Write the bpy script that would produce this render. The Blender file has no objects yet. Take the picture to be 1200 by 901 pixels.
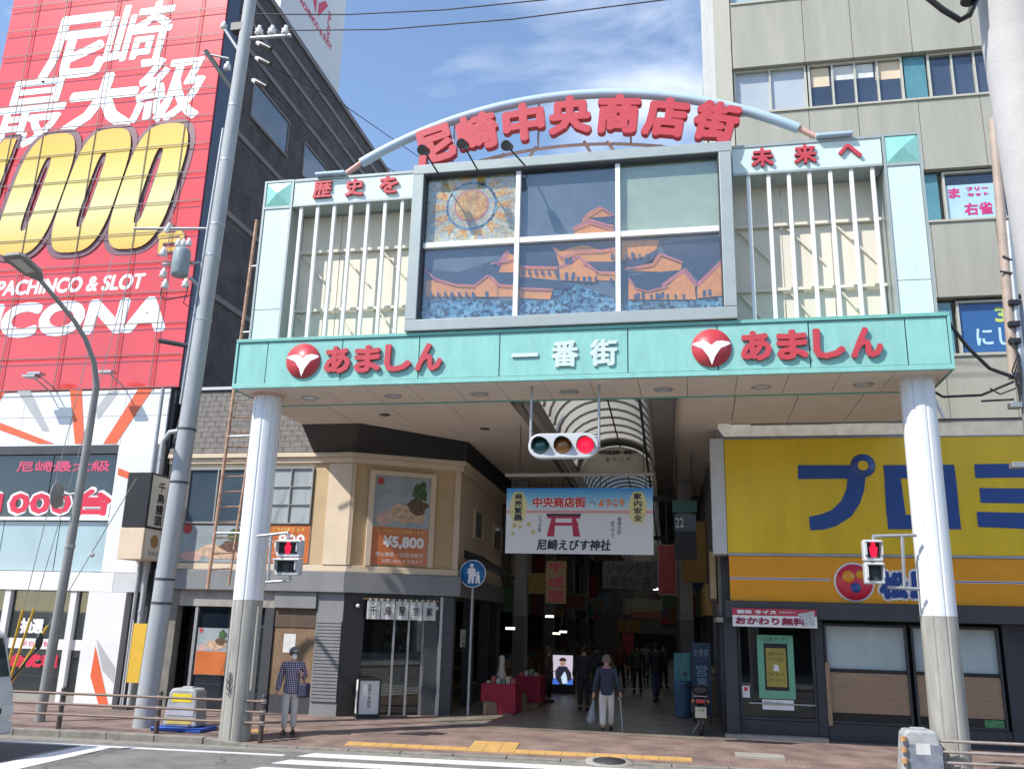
import bpy, bmesh, math, random
from mathutils import Vector, Matrix
R_ = math.radians
random.seed(7)
sc = bpy.context.scene
COL = sc.collection
# ------------------------------------------------------------------ camera
FPX, YAW, PITCH, ROLL = 1041.0, 0.2047, 0.2609, 0.0270
CAM = Vector((2.3965, -16.592, 2.4304))
_w = Vector((-math.sin(YAW)*math.cos(PITCH), math.cos(YAW)*math.cos(PITCH), math.sin(PITCH)))
_r0 = Vector((math.cos(YAW), math.sin(YAW), 0)); _u0 = _r0.cross(_w)
_r = _r0*math.cos(ROLL)+_u0*math.sin(ROLL); _u = _u0*math.cos(ROLL)-_r0*math.sin(ROLL)
cd = bpy.data.cameras.new('camera'); cd.sensor_width = 36; cd.lens = 36*FPX/1200; cd.clip_end = 3000; cd.clip_start = .1
co = bpy.data.objects.new('camera', cd); COL.objects.link(co)
co.matrix_world = Matrix(((_r.x,_u.x,-_w.x,CAM.x),(_r.y,_u.y,-_w.y,CAM.y),(_r.z,_u.z,-_w.z,CAM.z),(0,0,0,1)))
sc.camera = co
# ------------------------------------------------------------------ sky and sun
SUN_AZ, SUN_EL = 225.0, 47.0      # clockwise from +Y
wd = bpy.data.worlds.new('World'); sc.world = wd; wd.use_nodes = True
nt = wd.node_tree; N = nt.nodes; L = nt.links
bg = N['Background']; bg.inputs[1].default_value = .15
sky = N.new('ShaderNodeTexSky'); sky.sky_type = 'NISHITA'; sky.sun_disc = False
sky.sun_elevation = R_(SUN_EL); sky.sun_rotation = R_(SUN_AZ); sky.air_density = 1.0; sky.dust_density = .1; sky.ozone_density = 1.2
tc = N.new('ShaderNodeTexCoord'); mp = N.new('ShaderNodeMapping'); mp.inputs['Scale'].default_value = (1.0,1.0,1.9); mp.inputs['Location'].default_value = (.35,.1,.2)
n1 = N.new('ShaderNodeTexNoise'); n1.inputs['Scale'].default_value = 2.6; n1.inputs['Detail'].default_value = 9; n1.inputs['Roughness'].default_value = .52; n1.inputs['Distortion'].default_value = .6
cr = N.new('ShaderNodeValToRGB'); cr.color_ramp.elements[0].position = .50; cr.color_ramp.elements[1].position = .80
cr.color_ramp.elements[1].color = (.85,.85,.85,1)
mx = N.new('ShaderNodeMix'); mx.data_type = 'RGBA'; mx.inputs[7].default_value = (6.6,6.8,7.2,1)
L.new(tc.outputs['Generated'], mp.inputs[0]); L.new(mp.outputs[0], n1.inputs['Vector']); L.new(n1.outputs[0], cr.inputs[0])
L.new(cr.outputs[0], mx.inputs[0]); L.new(sky.outputs[0], mx.inputs[6]); L.new(mx.outputs[2], bg.inputs[0])
sl = bpy.data.lights.new('sun', 'SUN'); sl.energy = 3.3; sl.angle = R_(.5); sl.color = (1,.95,.87)
so = bpy.data.objects.new('sun', sl); COL.objects.link(so)
_d = Vector((math.sin(R_(SUN_AZ))*math.cos(R_(SUN_EL)), math.cos(R_(SUN_AZ))*math.cos(R_(SUN_EL)), math.sin(R_(SUN_EL))))
so.rotation_euler = (-_d).to_track_quat('-Z', 'Y').to_euler(); so.location = (-30,-30,40)
vs = sc.view_settings; vs.view_transform = 'Standard'; vs.look = 'None'; vs.gamma = 1; vs.exposure = .78; vs.use_curve_mapping = False
sc.cycles.max_bounces = 8; sc.cycles.transparent_max_bounces = 12

# ------------------------------------------------------------------ helpers
def at(px, py, x=None, y=None, z=None):
    """point of the world plane x=, y= or z= seen at a pixel of the 1200 px photograph (used for surveying)"""
    d = _w + _r*((px-600)/FPX) - _u*((py-450.5)/FPX)
    t = (z-CAM.z)/d.z if z is not None else (y-CAM.y)/d.y if y is not None else (x-CAM.x)/d.x
    return CAM+d*t
def RY(a, b, c, d, y):
    p, q = at(a, b, y=y), at(c, d, y=y)
    return p.x, q.x, q.z, p.z           # x0,x1,z0,z1
def lin(r, g, b):
    f = lambda c: ((c/255+.055)/1.055)**2.4 if c > 10 else c/255/12.92
    return (f(r), f(g), f(b))
MATS = {}
def mat(name, col, rough=.6, metal=0, var=.12, scale=3.0, bump=0, bscale=40, coat=0, spec=.5, emit=0, emitcol=None, trans=0, streak=0):
    if name in MATS: return MATS[name]
    m = bpy.data.materials.new(name); m.use_nodes = True; t = m.node_tree; n = t.nodes; l = t.links
    b = n['Principled BSDF']; b.inputs['Roughness'].default_value = rough; b.inputs['Metallic'].default_value = metal
    b.inputs['Coat Weight'].default_value = coat; b.inputs['Coat Roughness'].default_value = .04
    b.inputs['Specular IOR Level'].default_value = spec
    if trans: b.inputs['Transmission Weight'].default_value = trans
    if emit:
        b.inputs['Emission Color'].default_value = (*(emitcol or col), 1); b.inputs['Emission Strength'].default_value = emit
    g = n.new('ShaderNodeNewGeometry')
    if var:
        no = n.new('ShaderNodeTexNoise'); no.inputs['Scale'].default_value = scale; no.inputs['Detail'].default_value = 6; no.inputs['Roughness'].default_value = .65
        if streak:
            mpn = n.new('ShaderNodeMapping'); mpn.inputs['Scale'].default_value = (1, 1, streak); l.new(g.outputs['Position'], mpn.inputs[0]); l.new(mpn.outputs[0], no.inputs['Vector'])
        else: l.new(g.outputs['Position'], no.inputs['Vector'])
        r = n.new('ShaderNodeValToRGB'); r.color_ramp.elements[0].position = .3; r.color_ramp.elements[1].position = .7
        r.color_ramp.elements[0].color = (*[c*(1-var) for c in col], 1); r.color_ramp.elements[1].color = (*[min(1, c*(1+var)) for c in col], 1)
        l.new(no.outputs[0], r.inputs[0]); l.new(r.outputs[0], b.inputs['Base Color'])
    else: b.inputs['Base Color'].default_value = (*col, 1)
    if bump:
        nb = n.new('ShaderNodeTexNoise'); nb.inputs['Scale'].default_value = bscale; nb.inputs['Detail'].default_value = 4; l.new(g.outputs['Position'], nb.inputs['Vector'])
        bp = n.new('ShaderNodeBump'); bp.inputs['Strength'].default_value = bump; bp.inputs['Distance'].default_value = .02
        l.new(nb.outputs[0], bp.inputs['Height']); l.new(bp.outputs[0], b.inputs['Normal'])
    MATS[name] = m
    return m
def glassmat(name, tint=(.9,.95,.95), refl=.12):
    if name in MATS: return MATS[name]
    m = bpy.data.materials.new(name); m.use_nodes = True; t = m.node_tree; n = t.nodes; l = t.links
    n.remove(n['Principled BSDF']); o = n['Material Output']
    tr = n.new('ShaderNodeBsdfTransparent'); tr.inputs[0].default_value = (*tint, 1)
    gl = n.new('ShaderNodeBsdfGlossy'); gl.inputs['Roughness'].default_value = .02
    lw_ = n.new('ShaderNodeLayerWeight'); fr = n.new('ShaderNodeMath'); fr.operation = 'POWER'; fr.inputs[1].default_value = 5; l.new(lw_.outputs['Facing'], fr.inputs[0])
    ad = n.new('ShaderNodeMath'); ad.operation = 'MULTIPLY_ADD'; ad.inputs[1].default_value = .8; ad.inputs[2].default_value = refl*.5; ad.use_clamp = True
    mi = n.new('ShaderNodeMixShader'); l.new(fr.outputs[0], ad.inputs[0]); l.new(ad.outputs[0], mi.inputs[0]); l.new(tr.outputs[0], mi.inputs[1]); l.new(gl.outputs[0], mi.inputs[2]); l.new(mi.outputs[0], o.inputs[0])
    MATS[name] = m
    return m
def pattern(name, kind, c1, c2, scale=1, rough=.7, mortar=.02, w=.5, h=.25, c3=None, axis='XZ', bump=.3, spec=.3, off=.5):
    """brick / wave / checker / voronoi patterns in world position"""
    if name in MATS: return MATS[name]
    m = bpy.data.materials.new(name); m.use_nodes = True; t = m.node_tree; n = t.nodes; l = t.links; b = n['Principled BSDF']
    b.inputs['Roughness'].default_value = rough; b.inputs['Specular IOR Level'].default_value = spec
    g = n.new('ShaderNodeNewGeometry'); sp = n.new('ShaderNodeSeparateXYZ'); cb = n.new('ShaderNodeCombineXYZ')
    l.new(g.outputs['Position'], sp.inputs[0]); l.new(sp.outputs[axis[0]], cb.inputs[0]); l.new(sp.outputs[axis[1]], cb.inputs[1])
    if kind == 'brick':
        tx = n.new('ShaderNodeTexBrick'); tx.inputs['Color1'].default_value = (*c1, 1); tx.inputs['Color2'].default_value = (*c2, 1); tx.inputs['Mortar'].default_value = (*(c3 or c1), 1)
        tx.inputs['Scale'].default_value = scale; tx.inputs['Mortar Size'].default_value = mortar; tx.inputs['Brick Width'].default_value = w; tx.inputs['Row Height'].default_value = h; tx.offset = off
        colout = tx.outputs[0]; fac = tx.outputs[1]
    elif kind == 'voronoi':
        tx = n.new('ShaderNodeTexVoronoi'); tx.inputs['Scale'].default_value = scale
        rp = n.new('ShaderNodeValToRGB'); rp.color_ramp.interpolation = 'CONSTANT'
        cols = [c1, c2]+(c3 or [])
        while len(rp.color_ramp.elements) < len(cols): rp.color_ramp.elements.new(.5)
        for i, c in enumerate(cols): rp.color_ramp.elements[i].position = i/len(cols); rp.color_ramp.elements[i].color = (*c, 1)
        sr = n.new('ShaderNodeSeparateColor'); l.new(tx.outputs['Color'], sr.inputs[0]); l.new(sr.outputs[0], rp.inputs[0]); colout = rp.outputs[0]; fac = tx.outputs[0]
    else:
        tx = n.new('ShaderNodeTexWave'); tx.wave_type = 'BANDS'; tx.bands_direction = 'Y' if kind == 'wavez' else 'X'; tx.inputs['Scale'].default_value = scale
        rp = n.new('ShaderNodeValToRGB'); rp.color_ramp.elements[0].color = (*c1, 1); rp.color_ramp.elements[1].color = (*c2, 1)
        l.new(tx.outputs[1], rp.inputs[0]); colout = rp.outputs[0]; fac = tx.outputs[1]
    l.new(cb.outputs[0], tx.inputs['Vector'])
    no = n.new('ShaderNodeTexNoise'); no.inputs['Scale'].default_value = 1.7; no.inputs['Detail'].default_value = 8; l.new(g.outputs['Position'], no.inputs['Vector'])
    mr = n.new('ShaderNodeMapRange'); mr.inputs[1].default_value = .3; mr.inputs[2].default_value = .7; mr.inputs[3].default_value = .64; mr.inputs[4].default_value = 1.25; l.new(no.outputs[0], mr.inputs[0])
    mm = n.new('ShaderNodeMix'); mm.data_type = 'RGBA'; mm.blend_type = 'MULTIPLY'; mm.inputs[0].default_value = 1
    l.new(colout, mm.inputs[6]); l.new(mr.outputs[0], mm.inputs[7]); l.new(mm.outputs[2], b.inputs['Base Color'])
    if bump:
        bp = n.new('ShaderNodeBump'); bp.inputs['Strength'].default_value = bump; bp.inputs['Distance'].default_value = .01; bp.invert = kind == 'brick'; l.new(fac, bp.inputs['Height']); l.new(bp.outputs[0], b.inputs['Normal'])
    MATS[name] = m
    return m
class FR:
    """local frame: a along u, b along v, c out of the surface along n"""
    def __init__(s, o, u, v=(0,0,1)):
        s.o = Vector(o); s.u = Vector(u).normalized(); s.v = Vector(v).normalized(); s.n = s.u.cross(s.v)
    def __call__(s, a, b, c=0): return s.o+s.u*a+s.v*b+s.n*c
    def hit(s, px, py):
        d = _w + _r*((px-600)/FPX) - _u*((py-450.5)/FPX); t = (s.o-CAM).dot(s.n)/d.dot(s.n); p = CAM+d*t-s.o
        return p.dot(s.u), p.dot(s.v)
    def rect(s, a, b, c, d):
        p, q = s.hit(a, b), s.hit(c, d)
        return p[0], q[0], q[1], p[1]
def FY(y): return FR((0,y,0), (1,0,0))         # n = -y, towards the street
ORG = {}
class MB:
    def __init__(s): s.v = []; s.f = []; s.m = []; s.sm = []; s.mi = 0; s.smooth = False
    def add(s, vs_, fs):
        o = len(s.v); s.v += [Vector(p) for p in vs_]
        for f in fs: s.f.append([i+o for i in f]); s.m.append(s.mi); s.sm.append(s.smooth)
        return s
    def box(s, x0, x1, y0, y1, z0, z1):
        v = [(x,y,z) for z in (z0,z1) for y in (y0,y1) for x in (x0,x1)]
        return s.add(v, [(0,2,3,1),(4,5,7,6),(0,1,5,4),(2,6,7,3),(0,4,6,2),(1,3,7,5)])
    def fbox(s, F, a0, a1, b0, b1, c0, c1):
        v = [F(a,b,c) for b in (b0,b1) for c in (c1,c0) for a in (a0,a1)]
        return s.add(v, [(0,2,3,1),(4,5,7,6),(0,1,5,4),(2,6,7,3),(0,4,6,2),(1,3,7,5)])
    def prism(s, F, poly, c0, c1):
        ar = sum(poly[i][0]*poly[(i+1) % len(poly)][1]-poly[(i+1) % len(poly)][0]*poly[i][1] for i in range(len(poly)))
        if ar < 0: poly = poly[::-1]
        k = len(poly); v = [F(a,b,c1) for a,b in poly]+[F(a,b,c0) for a,b in poly]
        return s.add(v, [tuple(range(k)), tuple(range(2*k-1, k-1, -1))]+[(i, k+i, k+(i+1) % k, (i+1) % k) for i in range(k)])
    def cyl(s, p, q, r0, r1=None, n=16, caps=True):
        p, q = Vector(p), Vector(q); r1 = r0 if r1 is None else r1
        z = (q-p).normalized(); x = z.orthogonal().normalized(); y = z.cross(x)
        ring = lambda c, r: [c+(x*math.cos(t)+y*math.sin(t))*r for t in [2*math.pi*i/n for i in range(n)]]
        sm = s.smooth; s.smooth = True
        s.add(ring(p,r0)+ring(q,r1), [(i,(i+1) % n,n+(i+1) % n,n+i) for i in range(n)])
        s.smooth = sm
        if caps:
            s.add(ring(p,r0), [tuple(range(n-1,-1,-1))]); s.add(ring(q,r1), [tuple(range(n))])
        return s
    def tube(s, pts, r, n=8):
        pts = [Vector(p) for p in pts]; rings = []; x = None; rr = r if isinstance(r, (list,tuple)) else [r]*len(pts)
        for i, p in enumerate(pts):
            d = (pts[min(i+1,len(pts)-1)]-pts[max(i-1,0)]).normalized()
            x = d.orthogonal().normalized() if x is None else (x-d*x.dot(d)).normalized(); y = d.cross(x)
            rings.append([p+(x*math.cos(2*math.pi*k/n)+y*math.sin(2*math.pi*k/n))*rr[i] for k in range(n)])
        sm = s.smooth; s.smooth = True
        s.add([q for r_ in rings for q in r_], [(i*n+k, i*n+(k+1) % n, (i+1)*n+(k+1) % n, (i+1)*n+k) for i in range(len(pts)-1) for k in range(n)])
        s.smooth = False
        s.add(rings[0], [tuple(range(n-1,-1,-1))]); s.add(rings[-1], [tuple(range(n))]); s.smooth = sm
        return s
    def ball(s, c, r, n=12, k=8, sc_=(1,1,1), cut=None):
        c = Vector(c); v = []; sm = s.smooth; s.smooth = True
        for j in range(k+1):
            t = math.pi*j/k
            for i in range(n):
                a = 2*math.pi*i/n; z = math.cos(t)*r*sc_[2]
                if cut is not None: z = max(z, cut)
                v.append(c+Vector((math.sin(t)*math.cos(a)*r*sc_[0], math.sin(t)*math.sin(a)*r*sc_[1], z)))
        s.add(v, [((j+1)*n+i, (j+1)*n+(i+1) % n, j*n+(i+1) % n, j*n+i) for j in range(k) for i in range(n)]); s.smooth = sm
        return s
    def lathe(s, F, prof, n=24):
        """profile of (radius, height along frame normal) round the frame's origin"""
        sm = s.smooth; s.smooth = True; v = []
        for r, h in prof:
            for i in range(n):
                a = 2*math.pi*i/n; v.append(F(math.cos(a)*r, math.sin(a)*r, h))
        s.add(v, [(j*n+i, j*n+(i+1) % n, (j+1)*n+(i+1) % n, (j+1)*n+i) for j in range(len(prof)-1) for i in range(n)]); s.smooth = sm
        return s
    def build(s, name, mats, parent=None, bev=0, local=False):
        me = bpy.data.meshes.new(name)
        if not isinstance(mats, (list,tuple)): mats = [mats]
        xs = [p.x for p in s.v]; ys = [p.y for p in s.v]; zs = [p.z for p in s.v]
        O = Vector((0,0,0)) if local else Vector(((min(xs)+max(xs))/2, (min(ys)+max(ys))/2, min(zs)))
        me.from_pydata([tuple(p-O) for p in s.v], [], s.f)
        for m in mats: me.materials.append(m)
        me.polygons.foreach_set('material_index', s.m); me.polygons.foreach_set('use_smooth', s.sm); me.update()
        o = bpy.data.objects.new(name, me); COL.objects.link(o); place(o, O, parent)
        if bev:
            b = o.modifiers.new('b', 'BEVEL'); b.width = bev; b.segments = 2; b.limit_method = 'ANGLE'; b.angle_limit = R_(40)
        return o
def place(o, O, parent=None):
    ORG[o.name] = Vector(O); o.location = Vector(O)
    if parent is not None: o.parent = parent; o.location = Vector(O)-ORG[parent.name]
def tag(o, label=None, cat=None, group=None, kind=None):
    if label: o['label'] = label
    if cat: o['category'] = cat
    if group: o['group'] = group
    if kind: o['kind'] = kind
    return o
def thing(name, label, cat, loc=(0,0,0), group=None):
    o = bpy.data.objects.new(name, None); o.empty_display_size = .3; COL.objects.link(o); place(o, Vector(loc)); return tag(o, label, cat, group)
def bx(name, m, parent, F, a0, a1, b0, b1, c0, c1, bev=0):
    return MB().fbox(F, min(a0,a1), max(a0,a1), min(b0,b1), max(b0,b1), min(c0,c1), max(c0,c1)).build(name, m, parent, bev)
def dup(o, parent, off):
    """a copy of a mesh part (shared data) moved by off"""
    c = o.copy(); COL.objects.link(c); c.parent = parent; ORG[c.name] = ORG[o.name]+Vector(off)
    c.location = ORG[c.name]-(ORG[parent.name] if parent else Vector((0,0,0)))
    return c
def copy_tree(o, parent=None):
    c = o.copy(); COL.objects.link(c); c.parent = parent; ORG[c.name] = ORG[o.name].copy()
    for ch in o.children: copy_tree(ch, c)
    return c
GL = {}
def glyph(s, ext):
    k = (s, ext > 0)
    if k not in GL:
        c = bpy.data.curves.new('t', 'FONT'); c.body = s; c.size = 1; c.resolution_u = 4 if s.isascii() else 2; c.extrude = .5 if ext else 0; c.fill_mode = 'FRONT' if not ext else 'BOTH'
        o = bpy.data.objects.new('t', c); COL.objects.link(o)
        me = bpy.data.meshes.new_from_object(o.evaluated_get(bpy.context.evaluated_depsgraph_get()))
        GL[k] = ([v.co.copy() for v in me.vertices], [tuple(p.vertices) for p in me.polygons])
        bpy.data.objects.remove(o); bpy.data.curves.remove(c); bpy.data.meshes.remove(me)
    return GL[k]
def text(s, F, a0, a1, b0, b1, m, parent, c0=.004, ext=0, bold=0, nb=6, shear=0, name='lettering', rot=0):
    """lettering fitted into the rectangle a0..a1 x b0..b1 of a frame, c0 above it; bold = stroke growth in metres"""
    vs_, fs = glyph(s, ext)
    x0 = min(v.x for v in vs_); x1 = max(v.x for v in vs_); y0 = min(v.y for v in vs_); y1 = max(v.y for v in vs_)
    sx = (a1-a0-2*bold)/max(x1-x0,1e-4); sy = (b1-b0-2*bold)/max(y1-y0,1e-4); mb = MB()
    if len(s) == 1 and s in '一へ': sy = sx
    am, bm = (a0+a1)/2, (b0+b1)/2; cr_, sr_ = math.cos(rot), math.sin(rot)
    for k in range(nb if bold else 1):
        dx = bold*math.cos(2*math.pi*k/nb) if bold else 0; dy = bold*math.sin(2*math.pi*k/nb) if bold else 0
        v2 = []
        for v in vs_:
            a = (v.x-(x0+x1)/2)*sx+dx; b = (v.y-(y0+y1)/2)*sy+dy; a += shear*b
            c = c0+(ext if v.z > 0 else 0)+.0006*k*(1 if (v.z > 0 or not ext) else 0)
            v2.append(F(am+a*cr_-b*sr_, bm+a*sr_+b*cr_, c))
        mb.add(v2, fs)
    return mb.build(name, m, parent)
def vtext(s, F, a, b1, h, m, parent, w=None, gap=1.08, bold=0, c0=.004):
    """vertical lettering, one object"""
    mb = None; objs = []
    for i, ch in enumerate(s):
        objs.append(text(ch, F, a-(w or h)/2, a+(w or h)/2, b1-h-i*h*gap, b1-i*h*gap, m, parent, c0=c0, bold=bold))
    return join(objs)
def join(objs):
    a = objs[0]; bm = bmesh.new()
    for o in objs:
        me = o.data.copy(); me.transform(Matrix.Translation(ORG[o.name]-ORG[a.name])); bm.from_mesh(me); bpy.data.meshes.remove(me)
    bm.to_mesh(a.data); bm.free()
    for o in objs[1:]: bpy.data.objects.remove(o)
    return a
def panels(name, m, parent, F, xs, zs, c0, c1, gap=.012, jitter=0, skip=(), bev=0):
    out = []
    for i in range(len(xs)-1):
        for j in range(len(zs)-1):
            if (i,j) in skip: continue
            dc = random.uniform(-jitter, jitter)
            out.append(bx(name, m, parent, F, xs[i]+gap/2, xs[i+1]-gap/2, zs[j]+gap/2, zs[j+1]-gap/2, c0, c1+dc, bev))
    return out
def window(parent, F, a0, a1, b0, b1, mf, mg, cols=1, rows=1, fw=.05, c0=-.08, c1=.03, name='window', depth=.04):
    """frame mesh with panes as sub-parts"""
    mb = MB(); mb.fbox(F,a0,a1,b0,b0+fw,c0,c1).fbox(F,a0,a1,b1-fw,b1,c0,c1).fbox(F,a0,a0+fw,b0+fw,b1-fw,c0,c1).fbox(F,a1-fw,a1,b0+fw,b1-fw,c0,c1)
    w = (a1-a0-2*fw)/cols; h = (b1-b0-2*fw)/rows
    for i in range(1, cols): x = a0+fw+i*w; mb.fbox(F,x-fw*.4,x+fw*.4,b0+fw,b1-fw,c0+.003,c1-.006)
    for j in range(1, rows): z = b0+fw+j*h; mb.fbox(F,a0+fw,a1-fw,z-fw*.35,z+fw*.35,c0+.005,c1-.012)
    f = mb.build(name, mf, parent)
    for i in range(cols):
        for j in range(rows):
            bx('pane', mg, f, F, a0+fw+i*w+.002, a0+fw+(i+1)*w-.002, b0+fw+j*h+.002, b0+fw+(j+1)*h-.002, c0+.012+random.uniform(0,.004), c0+.026)
    return f
# ------------------------------------------------------------------ materials
asph = mat('asphalt', (.185,.18,.174), .85, var=.3, scale=1.3, bump=.5, bscale=160)
def cracks(m, col, width=.012, sc_=.55):
    t = m.node_tree; n = t.nodes; l = t.links; b = n['Principled BSDF']; old = b.inputs['Base Color'].links[0].from_socket; g = n.new('ShaderNodeNewGeometry')
    no = n.new('ShaderNodeTexNoise'); no.inputs['Scale'].default_value = 1.6; no.inputs['Detail'].default_value = 6; l.new(g.outputs[0], no.inputs['Vector'])
    ad = n.new('ShaderNodeVectorMath'); ad.operation = 'MULTIPLY_ADD'; ad.inputs[1].default_value = (.9,.9,0); l.new(no.outputs['Color'], ad.inputs[0]); l.new(g.outputs[0], ad.inputs[2])
    v = n.new('ShaderNodeTexVoronoi'); v.feature = 'DISTANCE_TO_EDGE'; v.inputs['Scale'].default_value = sc_; l.new(ad.outputs[0], v.inputs['Vector'])
    mr = n.new('ShaderNodeMapRange'); mr.inputs[1].default_value = 0; mr.inputs[2].default_value = width; mr.inputs[3].default_value = .8; mr.inputs[4].default_value = 0; l.new(v.outputs[0], mr.inputs[0])
    sp = n.new('ShaderNodeTexNoise'); sp.inputs['Scale'].default_value = 90; l.new(g.outputs[0], sp.inputs['Vector']); mr2 = n.new('ShaderNodeMapRange'); mr2.inputs[1].default_value = .35; mr2.inputs[2].default_value = .65; mr2.inputs[3].default_value = .7; mr2.inputs[4].default_value = 1.3; l.new(sp.outputs[0], mr2.inputs[0])
    m1 = n.new('ShaderNodeMix'); m1.data_type = 'RGBA'; m1.blend_type = 'MULTIPLY'; m1.inputs[0].default_value = 1; l.new(old, m1.inputs[6]); l.new(mr2.outputs[0], m1.inputs[7])
    m2 = n.new('ShaderNodeMix'); m2.data_type = 'RGBA'; m2.inputs[7].default_value = (*col,1); l.new(mr.outputs[0], m2.inputs[0]); l.new(m1.outputs[2], m2.inputs[6]); l.new(m2.outputs[2], b.inputs['Base Color'])
cracks(asph, (.05,.05,.05))
asph_new = mat('asphalt_patch', (.095,.095,.1), .85, var=.15, scale=9, bump=.5, bscale=160)
kerbc = mat('kerb_concrete', (.235,.22,.195), .9, var=.3, scale=5, bump=.35, bscale=50)
conc = mat('concrete', (.33,.31,.28), .85, var=.2, scale=4, bump=.25, bscale=60)
conc_d = mat('concrete_dark', (.2,.19,.17), .85, var=.25, scale=4, bump=.25, bscale=60)
paintw = mat('road_paint', (.66,.66,.64), .7, var=.2, scale=5, bump=.2, bscale=90)
_n = paintw.node_tree.nodes; _rp = [q for q in _n if q.type == 'VALTORGB'][0]; _rp.color_ramp.elements[0].position = .33; _rp.color_ramp.elements[1].position = .43; _rp.color_ramp.elements[0].color = (.24,.235,.23,1); _rp.color_ramp.elements[1].color = (.70,.70,.68,1); [q for q in _n if q.type == 'TEX_NOISE'][0].inputs['Scale'].default_value = 14
yellowt = mat('tactile_yellow', (.55,.34,.12), .75, var=.15, scale=6)
paver = pattern('red_pavers', 'brick', (.215,.15,.13), (.26,.185,.16), 1, .85, .006, .22, .11, (.155,.125,.11), 'XY', .25)
atile = pattern('arcade_tiles', 'brick', (.24,.205,.165), (.27,.235,.19), 1, .38, .006, .6, .6, (.13,.11,.09), 'XY', .1, .5)
steel = mat('galvanised_steel', (.42,.43,.44), .45, .7, var=.12, scale=5)
grey = mat('grey_paint', (.4,.42,.43), .5, var=.08)
lgrey = mat('light_grey_paint', (.55,.57,.58), .5, var=.08)
white = mat('white_paint', (.76,.76,.75), .45, var=.04, scale=1.2)
black = mat('black_plastic', (.02,.02,.022), .4, var=.1)
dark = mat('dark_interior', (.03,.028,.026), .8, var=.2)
dkmetal = mat('charcoal_metal', (.055,.058,.065), .45, var=.12)
rust = mat('rusty_paint', (.42,.25,.17), .75, var=.45, scale=9)
brownrail = mat('brown_rail', (.2,.14,.11), .5, var=.15)
red = mat('sign_red', (.52,.05,.065), .4, var=.05)
glass = glassmat('clear_glass')
winblue = mat('window_glass', (.05,.075,.10), .04, var=.3, scale=.6, spec=.9, coat=.6)
# ------------------------------------------------------------------ ground
G = FR((0,.62,0), (1,.06,0), (-.06,1,0))     # along the kerb, towards the shops, up
gr = MB().add([(-900,-900,-.02),(900,-900,-.02),(900,900,-.02),(-900,900,-.02)], [(0,1,2,3)]).build('ground', conc_d); tag(gr, kind='structure')
road = MB().prism(G, [(-120,-14),(120,-14),(120,0),(-120,0)], -.015, 0).build('road', asph); tag(road, kind='structure')
far_pave = MB().prism(G, [(-120,-24),(120,-24),(120,-14),(-120,-14)], -.015, .1).build('pavement', conc); tag(far_pave, kind='structure')
MB().prism(G, [(-40,-.42),(30,-.42),(30,-.002),(-40,-.002)], .001, .005).build('gutter', kerbc, road)
MB().prism(G, [(-40,-6),(-9.1,-6),(-9.1,-1.02),(-40,-1.02)], .001, .004).build('asphalt_patch', asph_new, road)
for k in range(7):
    b1 = -.44-.87*k
    MB().prism(G, [(-4.6-.12*k,b1),(3.4,b1),(3.4,b1-.45),(-4.75-.12*k,b1-.45)], .002, .0095).build('crosswalk_stripe', paintw, road)
MB().prism(G, [(-40,-.78),(-5.0,-.78),(-5.0,-.93),(-40,-.93)], .002, .009).build('edge_line', paintw, road)
MB().prism(G, [(-8.9,-.94),(-8.3,-.94),(-8.3,-6),(-8.9,-6)], .002, .009).build('stop_line', paintw, road)
MB().prism(G, [(-40,-3.75),(-9.4,-3.75),(-9.4,-3.95),(-40,-3.95)], .002, .009).build('lane_line', paintw, road)
sw = MB(); As = [-80,-7.0,-6.2,80]; Bs = [.17,1.3,12]
zz = {(0,0):.12,(1,0):.12,(2,0):.03,(3,0):.03}
vv = [G(a,b,zz.get((i,j),.12)) for j,b in enumerate(Bs) for i,a in enumerate(As)]
sw.add(vv, [(j*4+i,j*4+i+1,(j+1)*4+i+1,(j+1)*4+i) for j in range(2) for i in range(3)])
sidewalk = sw.build('sidewalk', paver); tag(sidewalk, kind='structure')
kerb = MB().prism(G, [(-80,.02),(-30,.02),(-30,.165),(-80,.165)], .0, .124).build('kerb', conc); tag(kerb, kind='structure')
ks = MB().prism(G, [(-30,0),(-29.01,0),(-29.01,.168),(-30,.168)], -.01, .126).build('kerb_stone', kerbc, kerb, bev=.012)
for k in range(1, 23): dup(ks, kerb, (G.u*k)+Vector((0,random.uniform(-.006,.006),random.uniform(-.003,.003))))
rs = MB(); rs.add([G(-6.98,0,-.01),G(-6.1,0,-.01),G(-6.1,0,.03),G(-6.98,0,.12),G(-6.98,.168,-.01),G(-6.1,.168,-.01),G(-6.1,.168,.034),G(-6.98,.168,.124)], [(0,1,2,3),(5,4,7,6),(3,2,6,7),(0,3,7,4),(1,5,6,2),(0,4,5,1)])
rs.build('kerb_ramp_stone', kerbc, kerb, bev=.01)
kl = MB().prism(G, [(-6.08,0),(-5.1,0),(-5.1,.168),(-6.08,.168)], -.01, .034).build('kerb_stone', kerbc, kerb, bev=.008)
for k in range(1, 20): dup(kl, kerb, G.u*k)
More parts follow.
